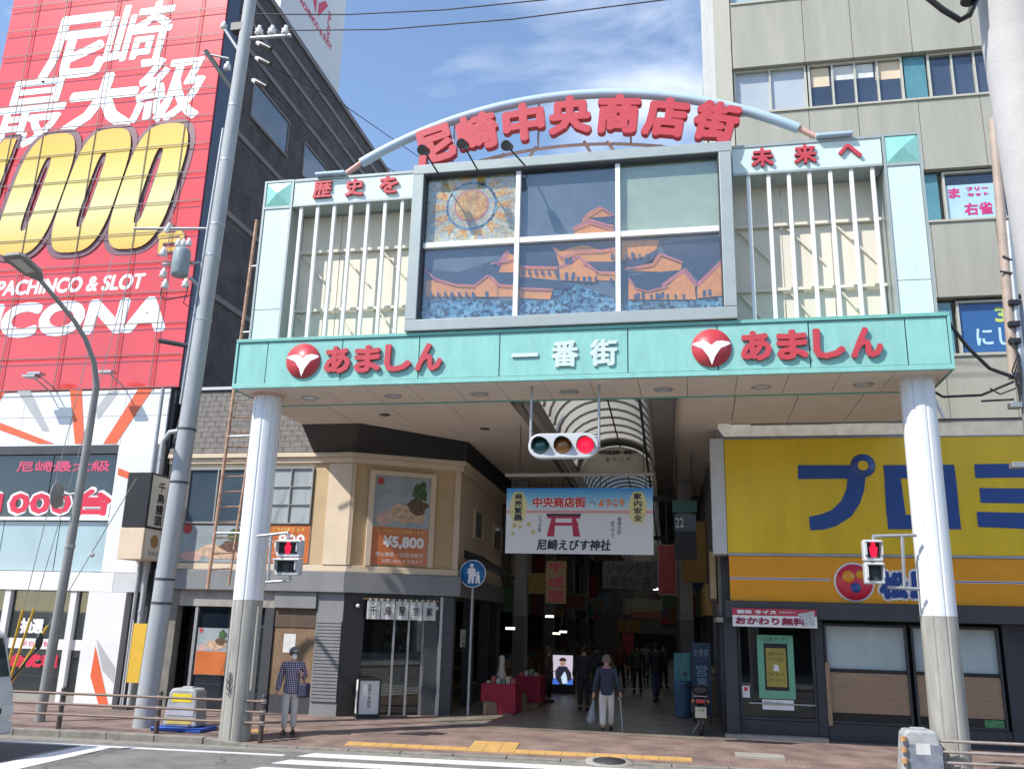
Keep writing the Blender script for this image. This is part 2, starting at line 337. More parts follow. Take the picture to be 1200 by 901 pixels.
# yellow tactile tiles
def tact(a, b):
    mb = MB(); mb.prism(G, [(a,b),(a+.292,b),(a+.292,b+.292),(a,b+.292)], -.01, .012)
    for i in range(4): mb.prism(G, [(a+.02,b+.03+i*.067),(a+.27,b+.03+i*.067),(a+.27,b+.065+i*.067),(a+.02,b+.065+i*.067)], .012, .017)
    return mb
t0 = None
tl_ = [(-4.3+.3*i, .42) for i in range(22)]+[(-1.9+.3*i, .72) for i in range(3)]+[(-1.9+.3*i, 1.02) for i in range(3)]
tl2 = [(-9.0+.3*i, 1.2) for i in range(9)]
for (a, b) in tl_+tl2:
    z = (.03+(.09)*min(1,max(0,(b+.15-.17)/1.13))) if a > -6.2 else .12
    p = G(a,b,z+.003)
    if t0 is None: t0 = tact(a,b).build('tactile_tile', yellowt, sidewalk); P0 = G(a,b,0); t0.location.z += z+.003; ORG[t0.name].z += z+.003; Z0 = z+.003; t0.rotation_euler.x = math.atan(.09/1.13)
    else:
        c = dup(t0, sidewalk, G(a,b,0)-P0+Vector((0,0,z+.003-Z0)))
        if a < -6.2: c.rotation_euler.x = 0
for px in (890,):
    q = at(px, 886, z=.1); q.z = .105
    MB().box(q.x-.45,q.x+.45,q.y-.28,q.y+.28,q.z-.02,q.z+.022).build('pale_paving_slab', conc, sidewalk)
mh = MB(); p = at(714, 890.5, z=.05); p.z = .03+.09*max(0,(p.y-(.62+.06*p.x)-.17))/1.13+.004
FZ = FR(p, (1,.06,-.005), (-.06,1,.08)); mh.lathe(FZ, [(0,.012),(.3,.012),(.3,-.02)], 32); mh.build('manhole_cover', dkmetal, sidewalk)
MB().lathe(FZ, [(.3,.006),(.44,.006),(.44,-.02)], 32).build('manhole_surround', conc, sidewalk)
SK = -.03
AXS = lambda x, y: x+SK*(y-5)
bulge = MB().prism(G, [(4.4,.16),(5.3,-1.1),(60,-1.1),(60,.16)], -.01, .06).build('pavement', paver); tag(bulge, kind='structure')
for k in range(8): MB().prism(G, [(5.3+k,-1.28),(6.29+k,-1.28),(6.29+k,-1.11),(5.3+k,-1.11)], -.01, .066).build('kerb_stone', kerbc, bulge, bev=.01)
af = MB().add([(-3.8,4.45,.126),(2.95,3.98,.126),(AXS(2.95,70),70,.126),(AXS(-3.9,70),70,.126)], [(0,1,2,3)]).build('arcade_floor', atile); tag(af, kind='structure')
# ------------------------------------------------------------------ the gate
teal = mat('teal_panel', (.25,.54,.48), .35, var=.11, scale=4.0, coat=.25, streak=.25)
teal_d = mat('teal_trim', (.17,.44,.38), .4, var=.08)
pale = mat('pale_green_panel', (.60,.71,.67), .35, var=.08, scale=4, coat=.2, streak=.2)
cream = mat('soffit_cream', (.64,.56,.47), .7, var=.06, scale=1.5)
tgrey = mat('gate_grey_metal', (.36,.40,.39), .4, .2, var=.08, scale=2)
board = mat('beige_board', (.74,.68,.57), .7, var=.08, scale=1.2, streak=.2)
pink = mat('pink_primer', (.62,.37,.30), .6, var=.1)
skyblue = mat('pale_blue_tube', (.42,.54,.64), .35, var=.06)
colw = mat('column_white', (.72,.74,.77), .35, var=.04, scale=1.5, streak=.2)
colg = mat('column_grey', (.34,.33,.30), .55, var=.24, scale=5, streak=.2)
lamp_off = mat('lamp_lens', (.5,.5,.48), .2, var=0)
gate = thing('shopping_street_gate', 'teal and white gateway building over the arcade entrance with red characters on an arch', 'gate', (0,.5,.12))
F0 = FY(0)
W = 7.07; ZB, ZT = 7.03, 8.10
core = MB().box(-W+.03,W-.03,.05,1.6,ZB+.02,ZT-.03).build('beam_core', conc_d, gate)
xs = [-W+.05,-6.35,-4.67,-3.0,-1.32,1.23,2.93,4.6,6.3,W-.05]
panels('fascia_panel', teal, gate, F0, xs, [ZB+.09,ZT-.07], -.05, 0, .022, .003)
MB().box(-W,W,-.035,1.62,ZT-.07,ZT).build('fascia_cap', teal_d, gate, .006)
MB().box(-W,W,-.03,.06,ZB-.01,ZB+.085).build('fascia_bottom_trim', teal, gate, .005)
for s in (-1,1): MB().box(min(s*W,s*(W-.045)),max(s*W,s*(W-.045)),-.028,1.61,ZB+.087,ZT-.072).build('fascia_end_trim', teal, gate)
for s in (-1,1): MB().box(min(s*W,s*(W-.03)),max(s*W,s*(W-.03)),.062,1.6,ZB-.01,ZB+.085).build('soffit_edge_trim', teal_d, gate)
MB().box(-W+.03,W-.03,1.56,1.64,ZB-.02,ZB+.03).build('soffit_back_trim', teal_d, gate)
FS = FR((0,0,ZB), (1,0,0), (0,-1,0))     # looking up at the soffit: n = -z
n = 15; st = 2*(W-.04)/n
for k in range(n):
    x0 = -W+.04+k*st; bx('soffit_panel', cream, gate, FS, x0+.006, x0+st-.006, -1.555, -.065, -.03, .004)
for x in (-5.73,-3.84,-1.93,-.03,1.87,3.77,5.67):
    d = MB().lathe(FR((x,.93,ZB-.004),(1,0,0),(0,-1,0)), [(.19,.0),(.19,.015),(.15,.02),(.14,-.01)], 24).build('downlight', steel, gate)
    MB().lathe(FR((x,.93,ZB-.006),(1,0,0),(0,-1,0)), [(.0,.006),(.14,.006)], 24).build('downlight_lens', lamp_off, d)
# back soffit
def soff(poly, m=cream, par=None, nm='soffit_panel'): return MB().prism(FS, [(x,-y) for x,y in poly], -.04, .012).build(nm, m, par or gate)
for k in range(4):
    a = -7.05+k*1.405; soff([(a+.006,1.66),(a+1.395,1.66),(a+1.395,3.44),(a+.006,3.44)])
soff([(-5.5,3.455),(-3.45,3.455),(-3.45,5.88)]); soff([(-3.435,3.455),(-1.43,3.455),(-1.43,5.88),(-3.435,5.88)])
for k in range(4):
    a = 2.06+k*1.25; soff([(a+.006,1.66),(a+1.24,1.66),(a+1.24,4.22),(a+.006,4.22)])
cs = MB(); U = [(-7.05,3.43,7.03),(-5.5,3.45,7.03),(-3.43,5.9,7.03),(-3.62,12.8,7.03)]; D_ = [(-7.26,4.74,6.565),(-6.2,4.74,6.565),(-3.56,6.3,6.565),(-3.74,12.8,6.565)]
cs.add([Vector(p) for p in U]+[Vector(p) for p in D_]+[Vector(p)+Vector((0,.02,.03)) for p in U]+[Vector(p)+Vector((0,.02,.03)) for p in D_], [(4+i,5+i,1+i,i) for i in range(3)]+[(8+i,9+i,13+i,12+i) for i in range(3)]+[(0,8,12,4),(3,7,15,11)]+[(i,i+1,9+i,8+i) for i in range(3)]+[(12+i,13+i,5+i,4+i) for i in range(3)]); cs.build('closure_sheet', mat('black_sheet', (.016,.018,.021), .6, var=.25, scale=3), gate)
MB().box(-7.05,-1.44,1.66,3.4,7.1,8.0).build('roof_deck', conc_d, gate)
MB().box(2.07,7.05,1.66,4.2,7.1,8.0).build('roof_deck', conc_d, gate)
for (x,y) in ((-2.6,4.3),(-4.6,2.6)): MB().lathe(FR((x,y,ZB-.012),(1,0,0),(0,-1,0)), [(.13,.0),(.13,.012),(.0,.012)], 20).build('downlight', dkmetal, gate)
# columns
def column(x, y, z0, zs, z1):
    root = None
    def shaft(za, zb_, r, m, nm, par):
        mb = MB(); nn = 72; ring = []
        for i in range(nn):
            rr = r-(.018 if i % 8 == 0 else 0); a = 2*math.pi*(i+.5)/nn; ring.append((rr*math.cos(a), rr*math.sin(a)))
        mb.smooth = False
        mb.add([(x+a,y+b,za) for a,b in ring]+[(x+a,y+b,zb_) for a,b in ring], [(i,(i+1) % nn,nn+(i+1) % nn,nn+i) for i in range(nn)]+[tuple(range(nn-1,-1,-1)),tuple(range(nn,2*nn))])
        return mb.build(nm, m, par)
    c = shaft(zs, z1, .30, colw, 'column', gate)
    shaft(z0, zs-.004, .302, colg, 'column_base', c)
    MB().lathe(FR((x,y,z1),(1,0,0),(0,-1,0)), [(.34,.0),(.34,.06),(.30,.06)], 36).build('column_collar', pink if x < 0 else cream, c)
    return c
cl = column(-6.56,.64,.05,2.72,7.03); column(6.56,.64,.05,2.72,7.03)
MB().tube([(-6.56+.33*math.sin(t_), .64-.33*math.cos(t_), z_) for t_, z_ in ((-.35,1.28),(-.15,1.34),(-.08,1.22),(-.25,1.12),(-.38,1.2),(-.2,1.28),(-.06,1.1),(-.2,.98),(-.36,1.06),(-.25,1.16),(-.08,1.02),(-.15,.9),(-.33,.94))], .009, 5).build('graffiti', black, cl)
MB().tube([(-6.24,.5,1.0),(-6.24,.5,2.6)], .03).build('conduit', colg, cl)
# tower
YT = .25; FT = FY(YT); ZH = 11.30; Z2 = 11.95
for s in (-1,1):
    a0, a1 = sorted((s*6.95, s*6.24))
    MB().box(a0+.03,a1-.03,YT+.04,1.4,ZT,Z2-.03).build('tower_core', tgrey, gate)
    panels('tower_panel', pale, gate, FT, [a0+.05,a1-.05], [ZT+.02,8.86,ZH-.05], -.04, 0, .015)
    MB().box(a0,a0+.048,YT-.02,1.41,ZT,Z2).build('tower_trim', tgrey, gate); MB().box(a1-.048,a1,YT-.02,1.41,ZT,Z2).build('tower_trim', tgrey, gate)
    MB().box(a0+.05,a1-.05,YT-.02,YT+.03,ZH-.05,ZH+.01).build('tower_trim', tgrey, gate); MB().box(a0+.05,a1-.05,YT-.02,1.41,Z2-.05,Z2).build('tower_trim', tgrey, gate)
    p0, p1, q0, q1 = a0+.05, a1-.05, ZH+.012, Z2-.052; c = ((p0+p1)/2, (q0+q1)/2)
    mb = MB(); mb.add([FT(p0,q0,0),FT(p1,q0,0),FT(p1,q1,0),FT(p0,q1,0),FT(c[0],c[1],.09)], [(0,1,4),(1,2,4),(2,3,4),(3,0,4)]); mb.build('pyramid_panel', teal, gate)
    h0, h1 = sorted((s*6.22, s*3.36))
    MB().box(h0,h1,YT+.03,1.4,ZH+.02,Z2-.02).build('header_core', tgrey, gate)
    bx('header_panel', pale, gate, FT, h0, h1, ZH+.02, Z2-.07, -.03, 0)
    MB().box(h0,h1,YT-.02,1.41,Z2-.065,Z2-.005).build('header_cap', tgrey, gate); MB().box(h0,h1,YT-.02,.7,ZH-.03,ZH+.018).build('header_sill', tgrey, gate)
    bxs = [h0+i*(h1-h0)/3 for i in range(4)]
    panels('backing_board', board, gate, FY(.85), bxs, [ZT,8.95,10.35,ZH-.02], -.05, 0, .02)
    for z in (8.98,10.38): MB().box(h0,h1,.74,.8,z-.03,z+.03).build('backing_rail', board, gate)
    for i in range(3):
        MB().cyl((bxs[i]+.1,.8,10.3),(bxs[i]+.75,.8,9.55),.022,n=6).build('backing_brace', board, gate); MB().cyl((bxs[i]+.1,.8,8.9),(bxs[i]+.6,.8,8.2),.022,n=6).build('backing_brace', board, gate)
    for k in range(7):
        x = s*(3.66+.395*k); MB().box(x-.038,x+.038,.27,.345,ZT-.02,ZH-.005).build('vertical_bar', white, gate, .008)
# centre picture window
FC = FY(-.1); a = 3.32
for nm, r in (('frame_top',(-a,a,11.66,11.88)),('frame_bottom',(-a,a,8.12,8.36)),('frame_side',(-a,-a+.24,8.365,11.655)),('frame_side',(a-.24,a,8.365,11.655))):
    bx(nm, tgrey, gate, FC, *r, -.95, 0, .012)
for s in (-1,1): bx('frame_lip', dkmetal, gate, FC, min(s*3.078,s*3.05), max(s*3.078,s*3.05), 8.365, 11.655, -.2, -.05)
bx('frame_lip', dkmetal, gate, FC, -3.045, 3.045, 11.62, 11.655, -.2, -.05)
mul = white
for x in (-1.03,1.05): bx('mullion', mul, gate, FC, x-.05, x+.05, 8.365, 11.615, -.24, -.1, .006)
for (p,q) in ((-3.045,-1.085),(-.975,.995),(1.105,3.045)): bx('transom', mul, gate, FC, p, q, 9.98, 10.1, -.235, -.105, .006)
vg = glassmat('display_glass', (.92,.94,.94), .17)
for (p,q) in ((-3.045,-1.082),(-.978,.998),(1.102,3.045)):
    for (r,t) in ((8.367,9.978),(10.102,11.617)): bx('pane', vg, gate, FC, p, q, r, t, -.19, -.178)
MB().box(-3.05,3.05,.17,.8,8.37,11.65).build('mural_back', dkmetal, gate)
# mural of a castle town behind the glass (flat picture): traced on its own plane
m_sky = mat('mural_night', lin(98,112,130), .5, var=.25, scale=2.2, streak=.3)
m_roof = mat('mural_roof', lin(48,62,92), .5, var=.3, scale=6)
m_wall = mat('mural_wall', lin(236,150,72), .5, var=.18, scale=8)
m_line = mat('mural_outline', lin(205,120,120), .5, var=.2, scale=9)
m_stone = pattern('mural_stone', 'voronoi', lin(90,140,180), lin(60,90,120), 16, .5, c3=[lin(130,170,200),lin(45,60,85),lin(100,150,170)], bump=0)
m_pale = pattern('mural_pale_mosaic', 'voronoi', lin(206,196,176), lin(186,186,178), 18, .5, c3=[lin(214,190,150),lin(168,182,190),lin(225,215,190),lin(200,176,140)], bump=0)
m_sunc = pattern('mural_sun_mosaic', 'voronoi', lin(232,160,66), lin(240,182,90), 22, .5, c3=[lin(220,138,58),lin(236,196,120)], bump=0)
m_film = mat('mural_pale_film', lin(175,188,170), .5, var=.12, scale=3)
m_win = mat('mural_window', lin(60,80,120), .5)
FM = FY(.145); mu = MB(); ML = [m_sky,m_roof,m_wall,m_line,m_stone,m_pale,m_sunc,m_film,m_win]
def mp_(i, pts, lvl):
    q = [(at(480+x/3.158, 180+y/3.158, y=.145-.006*lvl).x, at(480+x/3.158, 180+y/3.158, y=.145-.006*lvl).z) for x, y in pts]; mu.mi = i; mu.prism(FM, q, .006*lvl-.003, .006*lvl)
mu.mi = 0; mu.fbox(FM,-3.045,3.045,8.37,11.64,-.02,0)
mu.mi = 5; mu.fbox(FM,-3.045,-1.04,10.0,11.64,.001,.006); mu.mi = 7; mu.fbox(FM,1.06,3.045,10.0,11.64,.001,.006)
q = FM.hit(552.8,241.7)
def disc(i, r, lvl, n=28, r2=0): mu.mi = i; mu.prism(FM, [(q[0]+math.cos(2*math.pi*k/n)*r, q[1]+math.sin(2*math.pi*k/n)*r) for k in range(n)], .006*lvl-.003, .006*lvl)
for k in range(14):
    t = 2*math.pi*k/14; mu.mi = 6
    mu.prism(FM, [(q[0]+math.cos(t+d)*r, q[1]+math.sin(t+d)*r*.85) for r,d in ((.42,-.1),(.92,-.12),(.8,.0),(.92,.12),(.42,.1))], .009, .012)
disc(4,.56,2.6); disc(5,.51,3); disc(3,.38,4); disc(6,.34,5)
mp_(4, [(35,545),(35,615),(1170,580),(1170,520),(790,545),(600,480),(560,500),(390,545)], 1)
mp_(2, [(60,470),(330,455),(385,490),(385,530),(60,530)], 2); mp_(1, [(55,425),(90,462),(170,485),(240,488),(295,440),(330,480),(390,487),(390,395),(300,400),(180,440)], 3)
mp_(2, [(330,440),(358,365),(392,380),(392,440)], 4); mp_(3, [(320,415),(360,352),(372,365),(340,415)], 5)
mp_(2, [(245,530),(245,490),(290,452),(325,490),(325,530)], 5)
mp_(2, [(405,415),(545,418),(545,470),(405,455)], 2); mp_(1, [(405,350),(530,340),(555,415),(405,415)], 3); mp_(1, [(405,455),(560,470),(600,500),(405,500)], 4); mp_(2, [(405,500),(530,505),(520,540),(405,535)], 4)
mp_(2, [(540,350),(760,330),(760,470),(560,470)], 2); mp_(1, [(530,340),(760,318),(760,350),(700,355),(640,335),(560,360)], 3); mp_(1, [(640,400),(760,400),(760,440),(700,435)], 3)
mp_(3, [(545,420),(580,420),(625,385),(670,430),(690,430),(625,375)], 4); mp_(2, [(560,468),(560,430),(625,395),(690,435),(690,475)], 5)
mp_(2, [(640,240),(665,215),(705,195),(755,225),(755,265),(640,262)], 2); mp_(1, [(660,238),(755,232),(755,262),(690,262)], 3); mp_(3, [(600,275),(665,250),(755,275),(755,268),(665,240)], 4); mp_(2, [(610,300),(610,278),(665,256),(755,278),(755,298)], 3)
mp_(2, [(785,325),(925,320),(900,395),(785,400)], 2); mp_(1, [(785,395),(860,385),(920,350),(900,410),(800,425)], 3); mp_(1, [(930,330),(1150,310),(1160,390),(1075,475),(1020,420),(935,360)], 2)
mp_(2, [(820,435),(925,375),(1010,405),(1000,440)], 3); mp_(1, [(810,450),(1010,430),(960,490),(880,505),(830,490)], 4)
mp_(2, [(810,540),(810,470),(830,495),(880,510),(950,495),(1012,435),(1055,490),(1060,540)], 5); mp_(3, [(930,485),(1012,425),(1065,490),(1055,492),(1012,440),(940,495)], 6); mp_(2, [(1065,535),(1065,490),(1160,400),(1165,525)], 5); mp_(3, [(1060,482),(1160,385),(1160,400),(1070,492)], 6)
for (x,y) in ((840,515),(858,513),(910,515),(930,512),(1085,505),(1105,503),(575,440),(600,440),(640,455),(660,455),(740,460),(745,370),(820,365),(575,385),(590,385),(150,515),(230,515),(280,510)):
    mp_(8, [(x,y),(x+11,y),(x+11,y+22),(x,y+22)], 7)
def ml(pts, wd=6, lvl=8):
    for (x0,y0),(x1,y1) in zip(pts,pts[1:]):
        d = math.hypot(x1-x0,y1-y0); nx_, ny_ = -(y1-y0)/d*wd/2, (x1-x0)/d*wd/2; mp_(3, [(x0+nx_,y0+ny_),(x1+nx_,y1+ny_),(x1-nx_,y1-ny_),(x0-nx_,y0-ny_)], lvl)
for k_, pl_ in enumerate(([(55,425),(90,462),(170,485),(240,488),(290,450),(325,485),(390,490)],[(405,418),(545,420)],[(405,498),(530,503)],[(530,345),(560,385),(625,362),(700,360),(760,350)],[(640,405),(700,438),(760,440)],[(795,428),(900,408),(925,370),(1010,402)],[(812,460),(835,498),(880,510),(955,492)],[(1020,425),(1060,478)],[(600,280),(665,254),(755,282)],[(640,242),(705,198),(755,228)],[(300,408),(392,392)])): ml(pl_, 6, 8+.3*(k_ % 3))
for k_, (x, y) in enumerate([(x_, 512) for x_ in range(75,240,26)]+[(x_, 432) for x_ in range(415,540,24)]+[(x_, 520) for x_ in range(830,1040,30)]+[(x_, 372) for x_ in range(800,900,24)]+[(x_, 455) for x_ in range(575,690,22)]): mp_(8, [(x,y),(x+8,y),(x+8,y+16),(x,y+16)], 7.5)
mu.build('mural', ML, gate)
# arch and characters
def arcp(x, r=9.55, zt=13.5): return Vector((x, .3, zt-r+math.sqrt(r*r-x*x)))
MB().tube([arcp(-4.7+9.4*i/40) for i in range(41)], .105, 14).build('arch_tube', skyblue, gate)
MB().tube([arcp(-3.3+6.6*i/30)+Vector((0,.12,-1.14)) for i in range(31)], .035, 8).build('arch_rail', pink, gate)
for s in (-1,1):
    MB().tube([arcp(s*4.7)+Vector((0,0,0)),(s*5.05,.3,12.02),(s*5.2,.3,11.96)], .06, 10).build('arch_foot', pink, gate)
    MB().box(s*5.35-.35,s*5.35+.35,.1,.5,Z2,Z2+.07).build('arch_base_plate', skyblue, gate, .02)
for x in (-2.9,-1.75,-1.05,.6,1.1,2.2): MB().cyl((x,.42,11.85),(x+.3*(1 if x < 0 else -1),.42,arcp(x).z-1.05),.035,n=8).build('arch_brace', pink, gate)
for x in (-2.6,-.7,1.3,2.9): MB().cyl((x,.42,arcp(x).z-.02),(x,.42,arcp(x).z-1.16),.022,n=6).build('arch_hanger', pink, gate)
FL = FY(.18)
for ch, x, z in zip('尼崎中央商店街', (-2.92,-1.97,-.96,.05,1.07,2.05,3.06), (12.40,12.64,12.79,12.86,12.79,12.62,12.42)):
    text(ch, FL, x-.46, x+.46, z-.46, z+.46, red, gate, c0=0, ext=.16, bold=.05, nb=8, name='letter', rot=-x/11)
for ch, x in zip('歴史を未来へ', (-5.53,-4.77,-3.97,3.95,4.78,5.63)): text(ch, FT, x-.22, x+.22, 11.42, 11.84, red, gate, c0=.01, ext=.05, bold=.016, name='letter')
def logo(x, z):
    r = .37; d = MB().lathe(FR((x,0,z),(1,0,0)), [(0,.05),(r,.05),(r,.0)], 40).build('logo_disc', red, gate)
    def arc(c, r0, a0, a1, k=10): return [(c[0]+r0*math.cos(a0+(a1-a0)*i/k), c[1]+r0*math.sin(a0+(a1-a0)*i/k)) for i in range(k+1)]
    L_ = [(0,-.345),(-.06,-.18),(-.17,-.02),(-.36,.06),(-.33,.10),(-.2,.13),(-.09,.12),(0,.05)]
    poly = [(x+a, z+b) for a,b in L_]+[(x-a, z+b) for a,b in L_[-2:0:-1]]
    MB().prism(F0, poly, .05, .058).build('logo_bird', white, d)
logo(-5.51,7.58); logo(2.815,7.565)
for s, xa in (('あましん',-5.02),('あましん',3.35)):
    for i, ch in enumerate(s): text(ch, F0, xa+i*.655, xa+i*.655+.57, 7.27, 7.86, red, gate, c0=.02, ext=.05, bold=.03, nb=8, name='letter')
lw = mat('letter_white', (.58,.68,.68), .4, var=.04)
for ch, x in zip('一番街', (-.8,.0,.76)): text(ch, F0, x-.27, x+.27, 7.27, 7.82, lw, gate, c0=.008, ext=.03, bold=.022, name='letter')
# spot lamps on arms in front of the characters
for (px, py, qx, qy) in ((497,177,514,204),(543,170,560,200),(595,172,615,194)):
    p = at(px,py,y=-.75); q = at(qx,qy,y=-.1); s_ = MB().cyl(q,p,.018,n=6).build('spotlight_arm', black, gate)
    MB().cyl(p+Vector((-.02,-.1,-.03)),p+Vector((.02,.14,.06)),.11,.075,12).build('spotlight', black, gate)
# ------------------------------------------------------------------ pachinko hall on the left
FB = FY(4.9)
pred = mat('sign_red_glass', (.70,.048,.042), .25, var=.10, scale=.5, coat=.9)
pdark = pattern('dark_wall_tile', 'brick', (.075,.062,.066), (.10,.085,.088), 1, .7, .012, .3, .1, (.05,.045,.048), 'YZ', .3)
pband = mat('grey_band', (.19,.165,.165), .7, var=.12)
navy = mat('navy_edge', (.035,.06,.12), .4, var=.1)
pwhite = mat('white_cladding', (.74,.74,.73), .4, var=.05, scale=.8, coat=.2)
porange = mat('orange_stripe', (.72,.13,.05), .45, var=.06)
lblue = mat('pale_blue_glass', (.33,.45,.50), .12, var=.12, scale=.7, coat=.5)
swhite = mat('print_white', (.82,.80,.80), .4, var=.03)
sred = mat('print_red', (.66,.03,.07), .4, var=.04)
spink = mat('print_pink', (.6,.08,.16), .4, var=.05)
gold = mat('print_gold', (.78,.50,.07), .35, var=.25, scale=.8, coat=.4)
maroon = mat('print_maroon', (.20,.10,.12), .4, var=.1)
alu = mat('aluminium', (.17,.155,.14), .5, .0, var=.1)
n_ = gold.node_tree.nodes; l_ = gold.node_tree.links; g_ = n_.new('ShaderNodeNewGeometry'); s_ = n_.new('ShaderNodeSeparateXYZ'); r_ = n_.new('ShaderNodeValToRGB'); m_ = n_.new('ShaderNodeMapRange'); m_.inputs[1].default_value = 12.4; m_.inputs[2].default_value = 16.8
e = r_.color_ramp.elements; e[0].color = (.72,.34,.03,1); e[1].color = (.74,.42,.04,1)
for p_, c_ in ((.14,(.76,.50,.09,1)),(.42,(.78,.68,.32,1)),(.6,(.76,.60,.17,1)),(.85,(.74,.48,.05,1))): q_ = e.new(p_); q_.color = c_
l_.new(g_.outputs[0], s_.inputs[0]); l_.new(s_.outputs[2], m_.inputs[0]); l_.new(m_.outputs[0], r_.inputs[0]); l_.new(r_.outputs[0], n_['Principled BSDF'].inputs[0])
hall = thing('pachinko_hall', 'tall red and white gaming hall with gold zeros on its gridded sign wall', 'building', (-15.5,9,.12))
MB().box(-19.4,-11.5,5.6,30,.0,23.0).build('wall', pdark, hall)
MB().box(-19.42,-11.48,4.96,5.597,8.46,22.9).build('sign_box', navy, hall)
MB().box(-19.4,-11.6,5.0,5.597,.05,8.455).build('front_wall', dkmetal, hall)
PX = [-19.4,-18.4,-17.24,-15.38,-13.53,-12.35,-11.5]; PZ = [8.47+.94*k for k in range(16)]
panels('sign_panel', pred, hall, FB, PX, PZ, -.055, 0, .014, .003)
for z in PZ: MB().box(-19.42,-11.5,4.785,4.799,z-.012,z+.012).build('rail', alu, hall)
for x in PX[1:-1]: MB().box(x-.010,x+.010,4.80,4.816,8.47,22.55).build('mullion', alu, hall)
def tx(s, a, b, c, d, m, par=hall, F=FB, **k): return text(s, F, *F.rect(a,b,c,d), m, par, **k)
tx('尼', 60,22,122,92, swhite, bold=.085, nb=10, shear=.12, name='letter'); tx('崎', 133,8,195,76, swhite, bold=.05, nb=10, shear=.12, name='letter')
tx('最', 4,98,70,170, swhite, bold=.045, nb=10, shear=.12, name='letter'); tx('大', 84,90,156,152, swhite, bold=.10, nb=10, shear=.12, name='letter'); tx('級', 166,70,236,139, swhite, bold=.055, nb=10, shear=.12, name='letter')
xr = at(226,215,y=4.9).x; zt_, zb_ = at(200,146,y=4.9).z, at(165,292,y=4.9).z
def numeral(cx, cz, rx, rz, sl, sz, m, c, nm, one=False):
    sup = lambda r_, q, t: math.copysign(abs(q)**.62, q)*r_
    K = 40; mb = MB(); T_ = [2*math.pi*k/K for k in range(K)]
    f = lambda a, b, c_: FB(cx+a+.2*b, cz+b, c_)
    if one:
        mb.prism(FR(FB(cx,cz,0),(1,0,0),(.2,0,1)), [(-rx*.3,rz*.75),(0,rz),(rx*.5,rz),(rx*.5,-rz),(-rx*.3,-rz)], c-.006, c); return mb.build(nm, m, hall)
    o = [(sup(rx,math.cos(t),t), sup(rz,math.sin(t),t)) for t in T_]; i_ = [(sup(sl,math.cos(t),t), sup(sz,math.sin(t),t)) for t in T_]
    mb.add([f(a,b,c) for a,b in o]+[f(a,b,c) for a,b in i_]+[f(a,b,c-.01) for a,b in o]+[f(a,b,c-.01) for a,b in i_], [(k,(k+1) % K,K+(k+1) % K,K+k) for k in range(K)]+[(k,2*K+k,2*K+(k+1) % K,(k+1) % K) for k in range(K)]+[(K+k,K+(k+1) % K,3*K+(k+1) % K,3*K+k) for k in range(K)])
    return mb.build(nm, m, hall)
zc_, rz_ = (zt_+zb_)/2, (zt_-zb_)/2
for i in range(4):
    cx = xr-1.42-i*1.92; one = i == 3
    numeral(cx, zc_, 1.12, rz_+.16, .05, rz_*.45, maroon, .012+.013*i, 'numeral_outline', one); numeral(cx, zc_, .93, rz_, .15, rz_*.60, gold, .070+.003*i, 'numeral', one)
tx('台', 186,262,216,298, maroon, c0=.022, bold=.07, nb=8, name='letter'); tx('台', 187,264,215,296, gold, c0=.03, bold=.03, nb=8, name='letter')
z0, z1 = at(160,339,y=4.9).z, at(168,320,y=4.9).z
text('PACHINCO & SLOT', FB, at(-4,340,y=4.9).x, at(170,325,y=4.9).x, z0, z1, swhite, hall, bold=.025, nb=6, shear=.12)
z0, z1 = at(195,389,y=4.9).z, at(197,346,y=4.9).z
text('UCONA', FB, at(-40,370,y=4.9).x, at(199,365,y=4.9).x, z0, z1, swhite, hall, bold=.09, nb=10, shear=.14)
for (px, py) in ((36,441),(42,438),(125,436)):       # small lamps in front of the sign
    p = at(px,py,y=4.2); MB().box(p.x-.2,p.x+.2,4.1,4.35,p.z-.03,p.z+.03).cyl((p.x,4.3,p.z),(p.x+.1,4.9,p.z-.25),.02,n=6).build('sign_lamp', steel, hall)
# side wall: bands and windows
FXW = FR((-11.5,0,0), (0,1,0))
for z in (11.6,14.4,17.2,20.3,21.3,22.2): bx('wall_band', pband, hall, FXW, 5.7, 29.9, z-.09, z+.09, 0, .035)
bx('roof_coping', pband, hall, FXW, 5.6, 30, 22.9, 23.12, -.3, .07)
for (y0,y1) in ((7.0,9.6),(11.0,13.8)):
    f = MB().fbox(FXW,y0-.06,y1+.06,18.14,18.24,-.1,.06).fbox(FXW,y0-.06,y1+.06,19.5,19.58,-.1,.04).fbox(FXW,y0-.06,y0,18.24,19.5,-.1,.04).fbox(FXW,y1,y1+.06,18.24,19.5,-.1,.04).build('window', pband, hall)
    bx('pane', winblue, f, FXW, y0, y1, 18.24, 19.5, -.02, .008)
# lower front
panels('cladding_panel', pwhite, hall, FB, [-19.4,-17.9,-16.3,-14.7,-13.06,-11.72], [6.86,7.68,8.44], -.05, 0, .012, skip=())
for poly in ([(82,457),(96,457),(99,520),(88,520)], [(162,456),(179,456),(136,520),(121,520)], [(0,495),(0,504),(45,520),(64,520)], [(-20,462),(6,459),(0,470),(-20,480)]):
    MB().prism(FB, [FB.hit(*p) for p in poly], .002, .008).build('orange_stripe', porange, hall)
greyst = mat('grey_stripe', (.42,.43,.44), .5, var=.05)
for poly in ([(20,458),(36,458),(58,505),(50,505)], [(128,458),(140,458),(115,492),(112,480)]): MB().prism(FB, [FB.hit(*p) for p in poly], .002, .006).build('grey_stripe', greyst, hall)
MB().box(-19.4,-12.97,4.98,5.0,4.88,6.84).build('window_back', black, hall)
wg = mat('tinted_glass', (.012,.02,.03), .03, var=.3, scale=.5, spec=.8)
for k in range(3): bx('window_pane', wg, hall, FB, -19.35+2.13*k, -19.35+2.13*k+2.1, 4.9, 6.6, -.07, -.05)
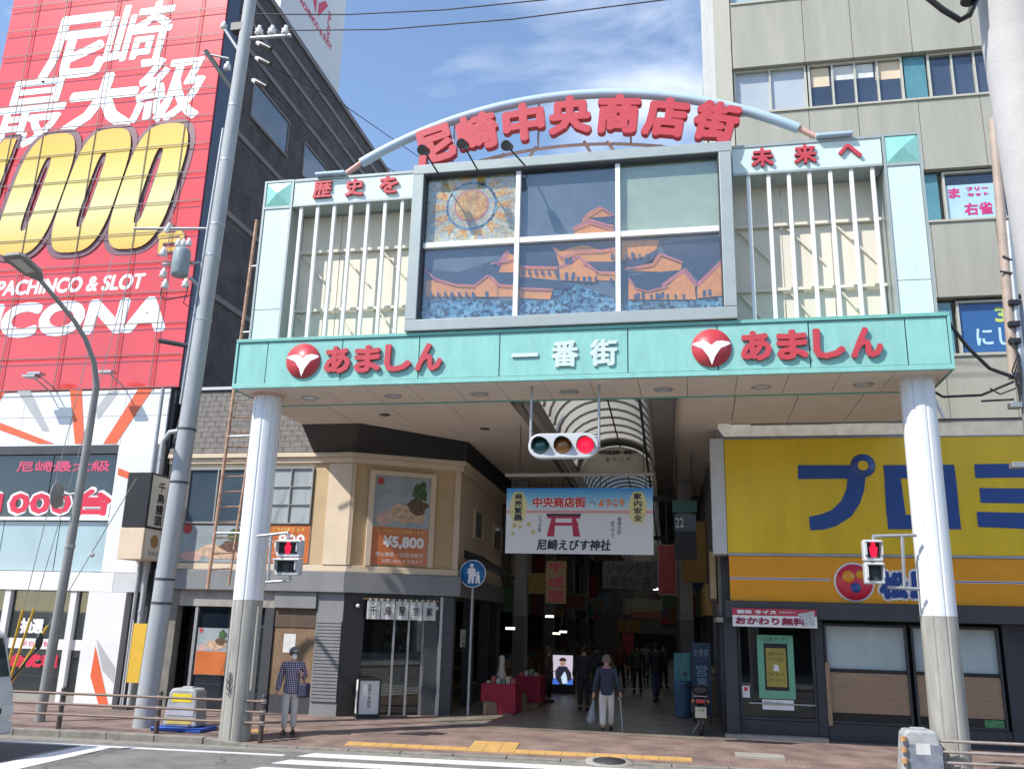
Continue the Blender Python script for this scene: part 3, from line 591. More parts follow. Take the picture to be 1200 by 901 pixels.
MB().box(-19.4,-12.96,4.86,4.97,6.62,6.85).build('window_header', dkmetal, hall)
tx('尼崎最大級', 20,540,127,552, spink, c0=-.04, bold=.012); tx('1000台', -6,570,131,607, swhite, c0=-.046, bold=.075, nb=10); tx('1000台', -3,573,128,604, sred, c0=-.038, bold=.04, nb=8)
MB().box(-19.4,-12.9,4.8,4.98,4.78,4.875).build('sill', pwhite, hall)
panels('blue_panel', lblue, hall, FB, [-19.4,-17.9,-16.3,-14.55,-12.92], [3.42,4.77], -.05, 0, .03)
MB().box(-19.4,-12.6,4.78,5.0,2.92,3.41).build('storefront_beam', pwhite, hall, .01)
MB().box(-13.0,-11.7,4.78,5.0,3.42,6.855).build('corner_pier', pwhite, hall)
MB().prism(FB, [FB.hit(*p) for p in ((142,549),(160,556),(159,564),(141,557))], .121, .127).build('orange_stripe', porange, hall)
MB().box(-13.25,-12.15,4.75,5.0,.1,2.915).build('corner_pier', pwhite, hall); MB().box(-12.58,-11.75,4.77,4.99,2.925,3.41).build('pier_box', lgrey, hall)
MB().prism(FY(4.75), [FY(4.75).hit(*p) for p in ((112,757),(106,792),(117,830),(128,830))], .003, .008).build('orange_stripe', porange, hall)
MB().prism(FY(4.75), [FY(4.75).hit(*p) for p in ((113,748),(135,782),(133,800),(120,785))], .003, .006).build('grey_stripe', greyst, hall)
MB().box(-19.4,-13.26,5.2,5.5,.1,2.9).build('shop_interior', dark, hall)
for x in (-18.6,-17.1,-15.75,-13.75): MB().box(x-.09,x+.09,4.82,4.97,.12,2.915).build('post', pwhite, hall, .006)
for a, b in ((-18.5,-17.2),(-17.0,-15.85),(-15.65,-13.85),(-13.65,-13.27)): bx('glass_pane', glassmat('shop_glass', (.75,.8,.8), .16), hall, FB, a, b, .3, 2.9, -.05, -.035)
bx('white_strip', swhite, hall, FB, -18.5, -13.27, 1.42, 1.68, -.03, -.024)
bx('plinth', conc, hall, FB, -19.4, -13.27, .1, .3, -.1, 0)
text('新台入替', FB, -15.2, -14.3, 1.48, 1.62, sred, hall, c0=-.02); text('全機種', FB, -15.5,-14.0, .95, 1.3, sred, hall, c0=-.03, bold=.03); text('抽選', FB, -15.3, -14.6, 1.8, 2.2, swhite, hall, c0=-.03, bold=.02)
MB().cyl((-16.1,5.1,.75),(-16.1,5.16,.75),.5,n=24).build('wheel_display', black, hall)
# roof-top sign
rsg = thing('rooftop_sign', 'pale grey rooftop sign box with red wing logo above the dark wall', 'sign', (-11.6,11,23.1))
bx('panel', mat('sign_pale_grey', (.66,.67,.69), .5, var=.04), rsg, FXW, 8.2, 13.6, 23.16, 29.5, -1.2, -.02, .02)
for s in (-1,1):
    MB().prism(FXW, [(11.0+s*.12,25.1),(11.0+s*.9,26.2),(11.0+s*.6,26.2),(11.0+s*.1,25.7)], -.018, .0).build('logo_wing', sred, rsg)
vtext('SLOT', FXW, 12.15, 26.1, .33, sred, rsg, w=.3, c0=-.015, bold=.02)
text('PACHINCO & SLOT', FXW, 9.4, 12.6, 24.55, 24.85, sred, rsg, c0=-.015, bold=.02)
# ------------------------------------------------------------------ corner sweet shop
beige = mat('beige_render', (.66,.535,.40), .75, var=.07, scale=1.4, bump=.08, bscale=50)
beige_d = mat('ochre_render', (.52,.38,.22), .75, var=.08, scale=1.4)
shin = mat('slate_shingle', (.17,.155,.14), .8, var=.3, scale=7, bump=.3, bscale=30)
slate = mat('dark_slate', (.028,.03,.033), .7, var=.2, scale=5, bump=.2, bscale=30)
bandm = mat('grey_metal_band', (.22,.225,.235), .5, var=.12, scale=2, streak=.3)
curtain = mat('curtain_white', (.62,.63,.62), .8, var=.12, scale=6)
blind = pattern('wood_blind', 'wavex', (.15,.10,.06), (.33,.225,.14), 9, .7, bump=.4)
porg = mat('poster_orange', (.55,.15,.04), .35, var=.12, scale=1.5, coat=.3)
shop = thing('corner_sweet_shop', 'beige two-storey corner shop with slate mansard roof and posters, left of the arcade', 'building', (-6.5,6.5,.12))
CH = FR((-6.2,4.9,0), (2.46,1.5,0)); CHL = math.hypot(2.46,1.5)
SD = FR((-3.74,6.4,0), (-.03,1,0)); SDL = 6.5
foot = [(-11.45,4.96),(-6.2,4.96),(-3.80,6.42),(-4.0,12.9),(-11.45,12.9)]
FG = FR((0,0,0), (1,0,0), (0,1,0))
MB().prism(FG, foot, 3.04, 6.3).build('upper_wall', beige_d, shop)
bx('wall_panel', beige, shop, FB, -11.45, -10.86, 3.71, 6.29, -.05, .0); bx('wall_panel', beige_d, shop, FB, -7.24, -6.85, 3.71, 6.29, -.05, -.01); bx('wall_panel', beige, shop, FB, -6.84, -6.2, 3.71, 6.29, -.05, .03)
bx('wall_panel', beige, shop, FB, -10.855, -7.245, 6.2, 6.29, -.05, .0)
bx('wall_panel', beige, shop, CH, .0, .08, 3.71, 6.29, -.05, .03); bx('wall_panel', beige, shop, CH, CHL-.12, CHL+.03, 3.71, 6.29, -.05, .03)
def ring(z0, z1, o, m, nm):
    k = o; ft = [(-11.45,4.95-k),(-6.2+.1*k,4.95-k),(-3.74+k,6.38-.5*k),(-3.94+k,12.9),(-4.3,12.9),(-4.1,6.6),(-6.35,5.2),(-11.45,5.2)]
    return MB().prism(FG, ft, z0, z1).build(nm, m, shop, .01)
ring(6.3,6.44,.12,beige,'cornice'); ring(6.445,6.56,.2,beige,'cornice'); ring(3.54,3.70,.06,beige,'ledge'); ring(3.03,3.53,.16,bandm,'canopy_band')
# mansard
MB().prism(FG, [(-11.45,5.2),(-6.3,5.2),(-4.0,6.6),(-4.2,12.9),(-11.45,12.9)], 6.45, 8.4).build('mansard_core', slate, shop)
def slope(F, a0, a1, lab):
    v = [F(a0,6.562,.12),F(a1,6.562,.12),F(a1+(.0),8.42,-.32),F(a0,8.42,-.32)]
    return MB().add(v, [(0,1,2,3)]).build(lab, slate, shop)
mans = slope(FB,-11.45,-6.25,'mansard_roof'); slope(CH,-.02,CHL+.05,'mansard_roof'); slope(SD,-.05,SDL,'mansard_roof')
ang = math.atan2(.44,1.858); s0 = None
for r in range(12):
    off = .165 if r % 2 else 0; zc = 6.57+.152*r; yc = 4.78+.44*(zc-6.562)/1.858
    for c in range(16):
        x = -11.43+c*.33+off
        if x > -6.58: continue
        if s0 is None:
            s0 = MB(); s0.box(-.159,.159,-.03,.004,0,.143); s0 = s0.build('shingle', shin, mans); o = s0
        else: o = s0.copy(); COL.objects.link(o)
        P_ = Vector((x+.16, yc-.012+random.uniform(-.004,.004), zc)); ORG[o.name] = P_; o.parent = mans; o.location = P_-ORG[mans.name]; o.rotation_euler = (-ang+.07+random.uniform(-.012,.012), 0, random.uniform(-.01,.01))
MB().box(-11.45,-6.2,5.1,5.3,8.42,8.5).build('roof_coping', lgrey, shop)
# windows and posters of the upper storey
wfr = mat('window_frame_grey', (.35,.34,.31), .4, .4, var=.08)
bx('window_back', curtain, shop, FB, -10.84, -7.26, 4.72, 6.18, -.05, -.045)
window(shop, FB, -10.84, -9.1, 4.72, 6.19, wfr, winblue, 2, 1, .05, -.03, .05); window(shop, FB, -9.08, -7.26, 4.72, 6.19, wfr, mat('curtained_glass', (.38,.42,.44), .06, var=.25, scale=2.5, spec=.8, streak=.1), 3, 3, .035, -.03, .05)
def food_poster(F, a0, a1, b0, b1, split, par, price=None, sm=1):
    p = bx('poster', mat('poster_pale', (.30,.34,.36), .3, var=.22, scale=2.2, coat=.3), par, F, a0, a1, b0, b1, -.045, .012)
    w, h = a1-a0, b1-b0; zs = b0+split*h
    if split > 0: bx('poster_band', porg, p, F, a0+.01, a1-.01, b0+.01, zs, .012, .016)
    def el(cx, cz, rx, rz, m, c):
        ph_ = random.uniform(0,6); MB().prism(F, [(cx+rx*(1+.16*math.sin(3*t+ph_)+.1*math.sin(7*t+ph_*2))*math.cos(t), cz+rz*(1+.16*math.sin(4*t+ph_)+.1*math.sin(6*t))*math.sin(t)) for t in [2*math.pi*i/26 for i in range(26)]], c-.003, c).build('printed_shape', m, p)
    hh = b1-zs
    el(a0+.62*w, zs+.28*hh, .33*w, .2*hh, mat('print_cream', (.55,.37,.25), .5, var=.45, scale=9), .0185); el(a0+.78*w, zs+.42*hh, .18*w, .16*hh, mat('print_brown', (.13,.07,.045), .5, var=.7, scale=14), .021)
    el(a0+.82*w, zs+.72*hh, .13*w, .2*hh, mat('print_leaf', (.05,.10,.035), .5, var=.75, scale=16), .0185); el(a0+.2*w, zs+.16*hh, .16*w, .13*hh, mat('print_pink2', (.55,.36,.30), .5, var=.2, scale=6), .0165)
    MB().lathe(FR(F(a0+.1*w,b1-.11*hh,0),F.u,F.v), [(0,.0185),(.065*w,.0185)], 20).build('printed_shape', mat('print_brick', (.42,.06,.05), .5), p)
    if price:
        text(price, F, a0+.2*w, a1-.07*w, b0+.42*split*h, b0+.78*split*h, swhite, p, c0=.018, bold=.012*sm); text('オードブルご予約承ります', F, a0+.08*w, a1-.08*w, b0+.84*split*h, b0+.95*split*h, mat('print_yellow', (.8,.6,.15), .4), p, c0=.018)
        text('税込価格 一日限定販売', F, a0+.08*w, a1-.08*w, b0+.22*split*h, b0+.34*split*h, swhite, p, c0=.018); text('お問い合わせ 店頭まで', F, a0+.2*w, a1-.08*w, b0+.06*split*h, b0+.16*split*h, swhite, p, c0=.018)
    return p
a0, a1, b0, b1 = FB.rect(213,614,292,662); food_poster(FB, a0, a1-.02, 3.72, 4.69, 0, shop)
a0, a1, b0, b1 = FB.rect(294,614,361,660); food_poster(FB, a1-1.9, a1, 3.72, 4.69, .99, shop, '¥5,800')
a0, a1, b0, b1 = CH.rect(440,556,500,664)
fr = MB().fbox(CH,a0-.14,a0,b0-.03,b1+.12,-.03,.06).fbox(CH,a1,a1+.14,b0-.03,b1+.12,-.03,.06).fbox(CH,a0,a1,b1,b1+.12,-.03,.06).build('poster_frame', beige, shop)
food_poster(CH, a0+.004, a1-.004, b0, b1-.004, .42, shop, '¥5,800', 1.5)
for (x0,x1,y0,y1) in ((555,564,596,635),(577,586,612,648)):
    a0, a1, b0, b1 = SD.rect(x0,y0,x1,y1); window(shop, SD, a0, a1, b0, b1, beige, winblue, 1, 1, .06, .004, .07)
bx('wall_panel', beige, shop, SD, .04, SDL, 3.71, 6.29, -.1, .0)
# awning on the arcade side
p = SD.rect(565,650,600,690); MB().prism(FR(SD(0,0,0), SD.n, (0,0,1)), [(0,4.3),(1.0,3.72),(1.0,3.62),(0,4.1)], -3.4, -.9).build('side_awning', slate, shop)
# ground floor front
xp_ = at(226,760,y=5.0).x
MB().box(-11.4,-6.9,7.0,7.2,.1,3.02).build('interior_wall', dark, shop)
bx('pillar', conc_d, shop, FB, -11.4, -10.75, .1, 3.02, -.3, -.02); MB().box(-10.75,-7.0,4.95,5.2,2.62,3.03).build('lintel', conc, shop)
MB().box(-10.74,xp_,5.6,5.7,.12,2.6).build('entrance_recess', dark, shop)
MB().box(xp_-.04,xp_+.04,4.98,5.06,.12,2.62).build('door_post', steel, shop)
bx('glass_pane', wg, shop, FB, xp_+.045, -8.3, .15, 2.6, -.19, -.17)
F5 = FY(5.0); a0, a1, b0, b1 = F5.rect(230,735,259,791); food_poster(F5, xp_+.1, xp_+.95, b0, b1, .5, shop)
bx('pillar', dkmetal, shop, FB, -8.3, -8.05, .1, 2.62, -.3, -.05)
bx('blind', blind, shop, FB, -8.04, -6.93, .55, 2.15, -.14, -.1); bx('blind_header', mat('brown_wood', (.10,.065,.045), .6, var=.25, scale=5), shop, FB, -8.04, -6.93, 2.16, 2.62, -.14, -.08)
bx('blind_base', dkmetal, shop, FB, -8.04, -6.93, .1, .545, -.16, -.1)
for x in (-7.75,): bx('notice', curtain, shop, FB, x, x+.32, 1.55, 2.0, -.098, -.092)
bx('shutter_box', bandm, shop, FB, -8.04, -6.92, 2.63, 3.02, -.1, .03)
lou = bx('louvre_pillar', bandm, shop, FB, -6.9, -6.2, .12, 3.02, -.2, -.03)
sl0 = bx('slat', bandm, lou, FB, -6.88, -6.21, .45, .51, -.03, .012)
for k in range(1, 24): dup(sl0, lou, (0,0,.08*k))
# ground floor, splayed corner with the shop door
bx('pillar', black, shop, CH, .02, .5, .12, 3.02, -.3, .0)
bx('pillar', dkmetal, shop, CH, CHL-.75, CHL-.02, .12, 3.02, -.4, .0); bx('pillar_pipe', steel, shop, CH, CHL-.4, CHL-.33, .12, 3.0, .0, .07)
bx('lintel', black, shop, CH, .5, CHL-.75, 2.45, 3.02, -.3, -.05)
woodm = mat('shop_wood', (.26,.15,.075), .55, var=.25, scale=4)
MB().fbox(CH,.5,CHL-.75,.12,2.5,-2.2,-2.1).build('interior_back_wall', mat('interior_brown', (.17,.115,.08), .7, var=.3, scale=3), shop)
bx('counter', woodm, shop, CH, .45, 1.35, .12, 1.15, -1.0, -.45); bx('counter_top', woodm, shop, CH, .42, 1.4, 1.155, 1.22, -1.05, -.4)
for j in range(5):
    bx('shelf', woodm, shop, CH, 1.45, 2.1, .4+.4*j, .43+.4*j, -2.05, -1.6)
    for i in range(5): bx('boxed_sweets', mat('sweets%d' % ((i+j) % 4), [(.5,.42,.3),(.42,.1,.08),(.5,.5,.46),(.2,.28,.2)][(i+j) % 4], .6), shop, CH, 1.48+.12*i, 1.58+.12*i, .433+.4*j, .55+.4*j+.03*((i*3+j) % 4), -2.0, -1.7)
for x in (.52,1.32,1.7,CHL-.8): bx('door_post', steel if x > 1 else dkmetal, shop, CH, x, x+.05, .12, 2.45, -.16, -.1)
for a, b in ((.575,1.315),(1.375,1.695),(1.755,CHL-.81)): bx('glass_pane', glassmat('shop_glass'), shop, CH, a, b, .15, 2.44, -.14, -.125)
for x in (.35,CHL-.5): MB().ball(CH(x,2.72,.1),.05,10,6).build('lamp', white, shop)
# arcade side of the shop
MB().fbox(SD,.1,SDL,.12,3.02,-2.2,-2.1).build('interior_back_wall', MATS['interior_brown'], shop)
for a in (.0,2.4,4.6,6.2): bx('pillar', dkmetal, shop, SD, a, a+.25, .12, 3.02, -.3, -.02)
for a in (.3,2.7,4.9):
    for j in range(3): bx('shelf', woodm, shop, SD, a+.1, a+1.6, .5+.5*j, .54+.5*j, -1.6, -1.0)
a0, a1, b0, b1 = SD.rect(566,730,583,752); bx('hanging_notice', curtain, shop, SD, .75, 1.3, 1.75, 2.2, .02, .035)
text('千鳥', SD, .8, 1.25, 1.8, 2.12, black, shop, c0=.036)
text('饅頭', SD, .85, 1.2, 1.78, 1.86, black, shop, c0=.036)
# ------------------------------------------------------------------ office block on the right
offm = mat('office_panel', (.35,.34,.285), .6, var=.11, scale=2.2, streak=.12)
offe = mat('office_edge', (.45,.43,.36), .6, var=.06, streak=.25)
wfo = mat('office_window_frame', (.50,.49,.42), .5, .2, var=.06)
off = thing('office_block', 'grey beige panelled office block with window bands, standing right of the gate', 'building', (8,8,.12))
MB().box(3.35,16,5.3,22,7.2,27).build('core', offm, off)
MB().box(3.3,3.72,4.92,5.29,7.2,26).build('corner_strip', offe, off)
oxs = [3.74,5.6,6.8,8.25,9.7,11.15,12.6]
panels('cladding_panel', offm, off, FB, oxs, [7.2,8.72], -.38, 0, .014, .004); panels('cladding_panel', offm, off, FB, oxs, [10.16,12.12], -.38, 0, .014, .004)
panels('cladding_panel', offm, off, FB, oxs, [13.53,15.5], -.38, 0, .014, .004); panels('cladding_panel', offm, off, FB, oxs, [16.88,18.86], -.38, 0, .014, .004); panels('cladding_panel', offm, off, FB, oxs, [20.25,22.2], -.38, 0, .014, .004)
FWo = FY(5.06)
blindg = mat('blind_behind_glass', (.42,.46,.50), .06, var=.08, scale=1, spec=.8, coat=.4)
tealg = mat('teal_spandrel', (.09,.24,.29), .12, var=.2, scale=1.2, coat=.4)
darkg = mat('office_glass', (.035,.05,.085), .03, var=.35, scale=.5, spec=.9, coat=.5)
for z in (8.75,12.15,15.53,18.9):
    h = 1.35
    for (a, b, g, cols) in ((3.76,5.62,blindg,2),(5.66,8.0,darkg,4),(8.6,10.3,darkg,3),(10.34,12.6,darkg,3)) if z > 14 else ((3.76,5.62,blindg,2),(5.66,8.0,darkg,4),(8.66,9.92,darkg,1),(9.96,12.6,darkg,3)):
        if z == 18.9: g = lblue
        window(off, FWo, a, b, z, z+h, wfo, g, cols, 1, .055, -.1, .02)
    bx('window_sill', offe, off, FWo, 3.74, 12.6, z-.06, z-.005, -.1, .2)
    bx('spandrel', tealg, off, FWo, 8.04, 8.56, z+.02, z+h-.02, -.1, -.03)
bx('roller_blind', beige, off, FWo, 5.75, 6.2, 16.25, 16.8, -.085, -.07); bx('roller_blind', beige, off, FWo, 7.35, 7.95, 16.3, 16.8, -.085, -.07); bx('roller_blind', curtain, off, FWo, 6.3, 7.3, 16.4, 16.8, -.085, -.07)
bx('window_film', mat('film_pale_blue', (.40,.58,.72), .25, var=.05), off, FWo, 8.74, 9.84, 12.24, 13.15, -.06, -.045)
for s_, r in (('ま',(8.78,9.05,12.8,13.08)),('フリー',(9.2,9.7,12.97,13.08)),('セット',(9.2,9.7,12.82,12.92)),('右雀',(9.1,9.75,12.32,12.66))): text(s_, FWo, *r, mat('print_magenta', (.55,.03,.16), .4), off, c0=-.04, bold=.012)
bx('window_film', mat('film_blue', (.03,.11,.30), .25, var=.08), off, FWo, 8.73, 9.85, 8.83, 10.03, -.06, -.045)
text('3', FWo, 9.5, 9.78, 9.55, 9.92, mat('print_lime', (.5,.62,.15), .4), off, c0=-.04, bold=.02); text('にし', FWo, 9.05, 9.85, 8.98, 9.42, mat('print_skyblue', (.45,.66,.78), .4), off, c0=-.04, bold=.012)
FXO = FR((3.35,0,0), (0,-1,0))
for y in (6.5,9.5,14): bx('downpipe', lgrey, off, FXO, -y-.08, -y+.08, 7.3, 27, 0, .16)
for y in (7.6,11.5): bx('wall_strip', navy, off, FXO, -y-.5, -y+.5, 7.3, 27, 0, .03)
MB().box(2.95,16,4.95,9,6.76,7.19).build('concrete_beam', conc, off, .01)
MB().box(3.0,16,5.3,9,.1,6.755).build('ground_floor_core', dkmetal, off)
MB().box(2.82,3.14,4.62,5.3,4.06,6.755).build('sign_return', lgrey, off, .01)
# loan sign
syel = mat('sign_yellow', (.78,.52,.02), .3, var=.13, scale=1.2, coat=.3, streak=.15)
sblue = mat('sign_blue', (.02,.07,.27), .35, var=.05, coat=.2)
sorg = mat('sign_orange', (.78,.32,.012), .35, var=.05, coat=.2)
FSg = FY(4.62)
loan = thing('loan_sign', 'long yellow fascia sign with big blue katakana on the office block', 'sign', (7.5,4.8,4.1))
bx('panel', syel, loan, FSg, 3.15, 13.5, 4.09, 6.72, -.3, 0)
bx('frame', steel, loan, FSg, 3.15, 13.5, 4.03, 4.085, -.28, .02); bx('frame', steel, loan, FSg, 3.15, 13.5, 6.725, 6.75, -.28, .02)
h_ = lambda x, y: FSg.hit(900+x/4, 450+y/4)
def zp(pts, nm='letter'): return MB().prism(FSg, [h_(*p) for p in pts], .002, .012).build(nm, sblue, loan)
pu = zp([(140,380),(395,380),(440,400),(458,430),(450,500),(430,560),(390,620),(320,665),(260,682),(198,685),(192,622),(250,610),(300,590),(345,545),(368,490),(372,443),(140,445)])
c = h_(445,382); rr = h_(503,382)[0]-c[0]
MB().lathe(FSg_ := FR(FSg(c[0],c[1],0), (1,0,0)), [(rr*.42,.016),(rr,.016),(rr,.0)], 36).build('letter_ring', sblue, pu); MB().lathe(FSg_, [(0,.018),(rr*.43,.018)], 30).build('letter_hole', syel, pu)
mb = MB()
for pts in ([(540,380),(872,378),(880,440),(547,442)],[(545,443),(622,443),(645,612),(555,612)],[(800,441),(881,441),(897,612),(822,612)],[(557,613),(898,613),(905,680),(563,680)]): mb.prism(FSg, [h_(*p) for p in pts], .002, .012)
mb.build('letter', sblue, loan)
mb = MB()
for pts in ([(966,376),(1290,370),(1296,436),(972,440)],[(990,487),(1280,490),(1284,560),(997,556)],[(978,598),(1300,606),(1306,682),(985,669)]): mb.prism(FSg, [h_(*p) for p in pts], .002, .012)
mb.build('letter', sblue, loan)
# restaurant sign and front
rest = thing('restaurant_front', 'charcoal restaurant front with orange sign band below the yellow sign', 'shop front', (6.5,5,.12))
bx('sign_band', sorg, rest, FSg, 3.17, 13.5, 3.03, 4.02, -.28, 0)
bx('pinstripe', swhite, rest, FSg, 3.17, 5.35, 3.50, 3.545, .002, .006); bx('pinstripe', sblue, rest, FSg, 3.17, 5.35, 3.512, 3.533, .007, .009)
bx('pinstripe', swhite, rest, FSg, 7.6, 13.5, 3.50, 3.545, .002, .006); bx('pinstripe', sblue, rest, FSg, 7.6, 13.5, 3.512, 3.533, .007, .009)
c = FSg.hit(1001,682)
def dsc(r, m, dx, dz, c0): return MB().lathe(FR(FSg(c[0]+dx,c[1]+dz,0),(1,0,0)), [(0,c0),(r,c0),(r,0)], 32).build('emblem', m, rest)
dsc(.43,swhite,0,0,.02); dsc(.39,sred,0,0,.026); dsc(.13,sorg,-.12,.12,.032); dsc(.1,sorg,.14,.16,.032); dsc(.11,sblue,.02,-.12,.032)
for ch, xx in (('松',1047),('屋',1082)):
    q = FSg.hit(xx,685); text(ch, FSg, q[0]-.35, q[0]+.35, q[1]-.36, q[1]+.34, swhite, rest, c0=.004, bold=.1, nb=10); text(ch, FSg, q[0]-.3, q[0]+.3, q[1]-.31, q[1]+.29, sblue, rest, c0=.016, bold=.045, nb=8)
MB().box(3.05,13.5,4.5,5.29,2.66,3.02).build('lintel', dkmetal, rest)
charc = mat('charcoal_panel', (.045,.05,.06), .4, var=.1)
FRs = FY(4.9)
MB().box(3.0,3.28,4.72,5.29,.12,2.655).build('pillar', charc, rest); MB().box(2.86,2.99,4.6,9,2.55,2.66).build('side_canopy', conc, rest)
MB().box(3.28,5.05,7.2,7.3,.12,2.65).build('interior_wall', dark, rest)
window(rest, FRs, 3.3, 4.95, .5, 2.55, charc, glassmat('restaurant_glass', (.55,.58,.58), .12), 1, 1, .06, -.1, .02)
bx('pillar', charc, rest, FRs, 4.96, 5.14, .12, 2.65, -.2, .05); bx('plinth', charc, rest, FRs, 3.29, 5.14, .12, .49, -.2, .03); bx('step', conc, rest, FRs, 2.95, 5.1, .1, .2, .06, .35)
bx('wheelchair_rail', steel, rest, FRs, 3.5, 4.9, .83, .86, .03, .06)
frost = mat('frosted_glass', (.47,.54,.54), .22, var=.14, scale=1.6, coat=.7, streak=.3)
woodp = mat('wood_panel', (.33,.22,.14), .5, var=.22, scale=3, streak=14)
for (a,b) in ((5.16,6.9),(6.98,8.75)):
    window(rest, FRs, a, b, .5, 2.58, charc, frost, 1, 1, .05, -.1, .02)
    bx('wood_panel', woodp, rest, FRs, a+.05, b-.05, .72, 1.55, -.03, -.01); bx('dark_gap', black, rest, FRs, a+.05, b-.05, .55, .715, -.04, -.015); bx('dark_gap', dark, rest, FRs, a+.05, b-.05, 1.555, 1.63, -.04, -.02)
bx('wood_post', woodp, rest, FRs, 5.15, 5.24, .45, 1.75, .02, .06)
bx('plinth', charc, rest, FRs, 5.15, 9.0, .12, .49, -.2, .0); bx('plant_glimpse', mat('green_stuff', (.08,.25,.10), .6, var=.4, scale=9), rest, FRs, 8.3, 8.68, .52, .7, -.013, -.005)
bx('wall_panel', charc, rest, FRs, 8.82, 13.5, .12, 2.65, -.2, .04)
MB().cyl((9.35,4.85,2.35),(9.35,4.5,2.35),.06,n=12).cyl((9.35,4.6,2.35),(10.2,4.6,2.35),.03,n=8).build('vent_pipe', steel, rest)
# posters of the restaurant
bx('poster', mat('poster_green', (.16,.42,.27), .4, var=.06), rest, FRs, 3.72, 4.5, .95, 2.3, .025, .03)
ph = bx('phone_picture', black, rest, FRs, 3.86, 4.37, 1.12, 2.12, .031, .036); bx('phone_screen', mat('print_olive', (.36,.29,.06), .4), ph, FRs, 3.9, 4.33, 1.2, 2.02, .037, .04)
for i, (s_, z) in enumerate((('お得なクーポン',1.86),('アプリでGET',1.74),('今すぐ',1.42),('ダウンロード',1.3))): text(s_, FRs, 3.94, 4.29, z, z+.08, black, ph, c0=.042)
text('a', FRs, 4.05, 4.18, 1.53, 1.67, swhite, ph, c0=.042, bold=.01); text('公式アプリ', FRs, 3.85, 4.4, 2.16, 2.25, black, rest, c0=.033)
bx('notice', swhite, rest, FRs, 3.78, 4.45, .72, .93, .025, .03); text('配送サービス', FRs, 3.82, 4.2, .83, .9, black, rest, c0=.031)
bx('notice', swhite, rest, FRs, 3.36, 3.52, .95, 1.2, .025, .03); bx('notice_mark', sred, rest, FRs, 3.4, 3.48, 1.09, 1.17, .031, .033)

# ------------------------------------------------------------------ buildings across the street, mirrored in the windows
for (x0,x1,hgt,col,lab) in ((-34,-18,13,(.30,.28,.25),'beige block of flats across the street, mirrored in the left windows'),(-17.5,-4,9,(.36,.36,.35),'grey three-storey shop house across the street beside the beige flats'),(-3.5,9,11,(.25,.20,.17),'brown shop house across the street, opposite the gate'),(9.5,26,14,(.32,.33,.34),'pale office block across the street, opposite the restaurant')):
    t = thing('shop_house', lab, 'building', ((x0+x1)/2,-27,.1), 'houses across the street'); FA_ = FR((x1,-24,0), (-1,0,0)); wl_ = mat('across_%d' % int(x0+50), col, .8, var=.12)
    MB().box(x0,x1,-34,-24,.0,hgt).build('wall', wl_, t); bx('roof_coping', conc, t, FA_, -.1, x1-x0+.1, hgt, hgt+.3, -.4, .1); bx('shop_front', dark, t, FA_, .5, x1-x0-.5, .2, 2.7, 0, .05); bx('awning', mat('across_awning', (.2,.07,.05), .7), t, FA_, .4, x1-x0-.4, 2.75, 3.3, 0, .9)
    z = 4.2
    while z < hgt-1.5:
        n_ = int((x1-x0)/2.6)
        for k in range(n_): bx('window', winblue, t, FA_, .6+k*2.6, 2.3+k*2.6, z, z+1.4, 0, .03)
        z += 3
# ------------------------------------------------------------------ arcade
arc_rib = mat('arcade_rib', (.33,.29,.25), .6, var=.1)
arc_d = mat('arcade_dark_steel', (.06,.058,.056), .5, var=.15)
arc_wall = mat('arcade_grey_wall', (.19,.175,.16), .7, var=.12)
vm = bpy.data.materials.new('vault_sheet'); vm.use_nodes = True
_n = vm.node_tree.nodes; _l = vm.node_tree.links; _n.remove(_n['Principled BSDF'])
_t = _n.new('ShaderNodeBsdfTranslucent'); _t.inputs[0].default_value = (.46,.45,.41,1); _dfn = _n.new('ShaderNodeBsdfDiffuse'); _dfn.inputs[0].default_value = (.55,.54,.5,1)
_m = _n.new('ShaderNodeMixShader'); _m.inputs[0].default_value = .45; _l.new(_t.outputs[0], _m.inputs[1]); _l.new(_dfn.outputs[0], _m.inputs[2]); _l.new(_m.outputs[0], _n['Material Output'].inputs[0])
arcade = thing('arcade_roof', 'long covered arcade roof with ribbed translucent barrel vault between flat ceilings', 'arcade', (-.2,20,7.0))
Y0, Y1 = 5.9, 53.2
def strip(x0, x1, y0, y1, z0, z1, m, nm, par=arcade):
    v = [(AXS(x,y),y,z) for z in (z0,z1) for y in (y0,y1) for x in (x0,x1)]
    return MB().add(v, [(0,2,3,1),(4,5,7,6),(0,1,5,4),(2,6,7,3),(0,4,6,2),(1,3,7,5)]).build(nm, m, par)
y = Y0
while y < Y1:
    strip(-3.5,-1.45,y+.01,y+2.99,7.03,7.1,cream,'ceiling_panel'); y += 3
y = 4.24
while y < Y1:
    strip(2.06,3.0,y+.01,y+2.99,7.03,7.1,cream,'ceiling_panel'); y += 3
strip(-1.44,-1.3,1.67,Y1,6.95,7.75,arc_wall,'vault_curb'); strip(1.5,2.05,1.67,Y1,7.0,7.06,arc_wall,'vault_gutter'); strip(1.46,1.56,1.67,Y1,7.065,7.75,arc_wall,'vault_curb')
strip(-1.22,-1.14,1.7,Y1,6.93,7.02,arc_rib,'edge_rail'); strip(1.2,1.26,1.7,Y1,7.15,7.22,arc_d,'edge_rail'); strip(2.0,2.05,1.7,Y1,6.9,6.99,arc_rib,'edge_rail')
strip(-6.8,-3.55,13,Y1,7.0,7.3,conc_d,'outer_roof'); strip(3.02,6,9.2,Y1,7.0,7.3,conc_d,'outer_roof')
VX0, VX1, VZ, VR = -1.3, 1.46, 7.72, 1.0
def vpt(t, y, d=0):   # t 0..1 across
    a = math.pi*t; return Vector((AXS((VX0+VX1)/2-(VX1-VX0)/2*(1-d)*math.cos(a), y), y, VZ+(VR-d)*math.sin(a)))
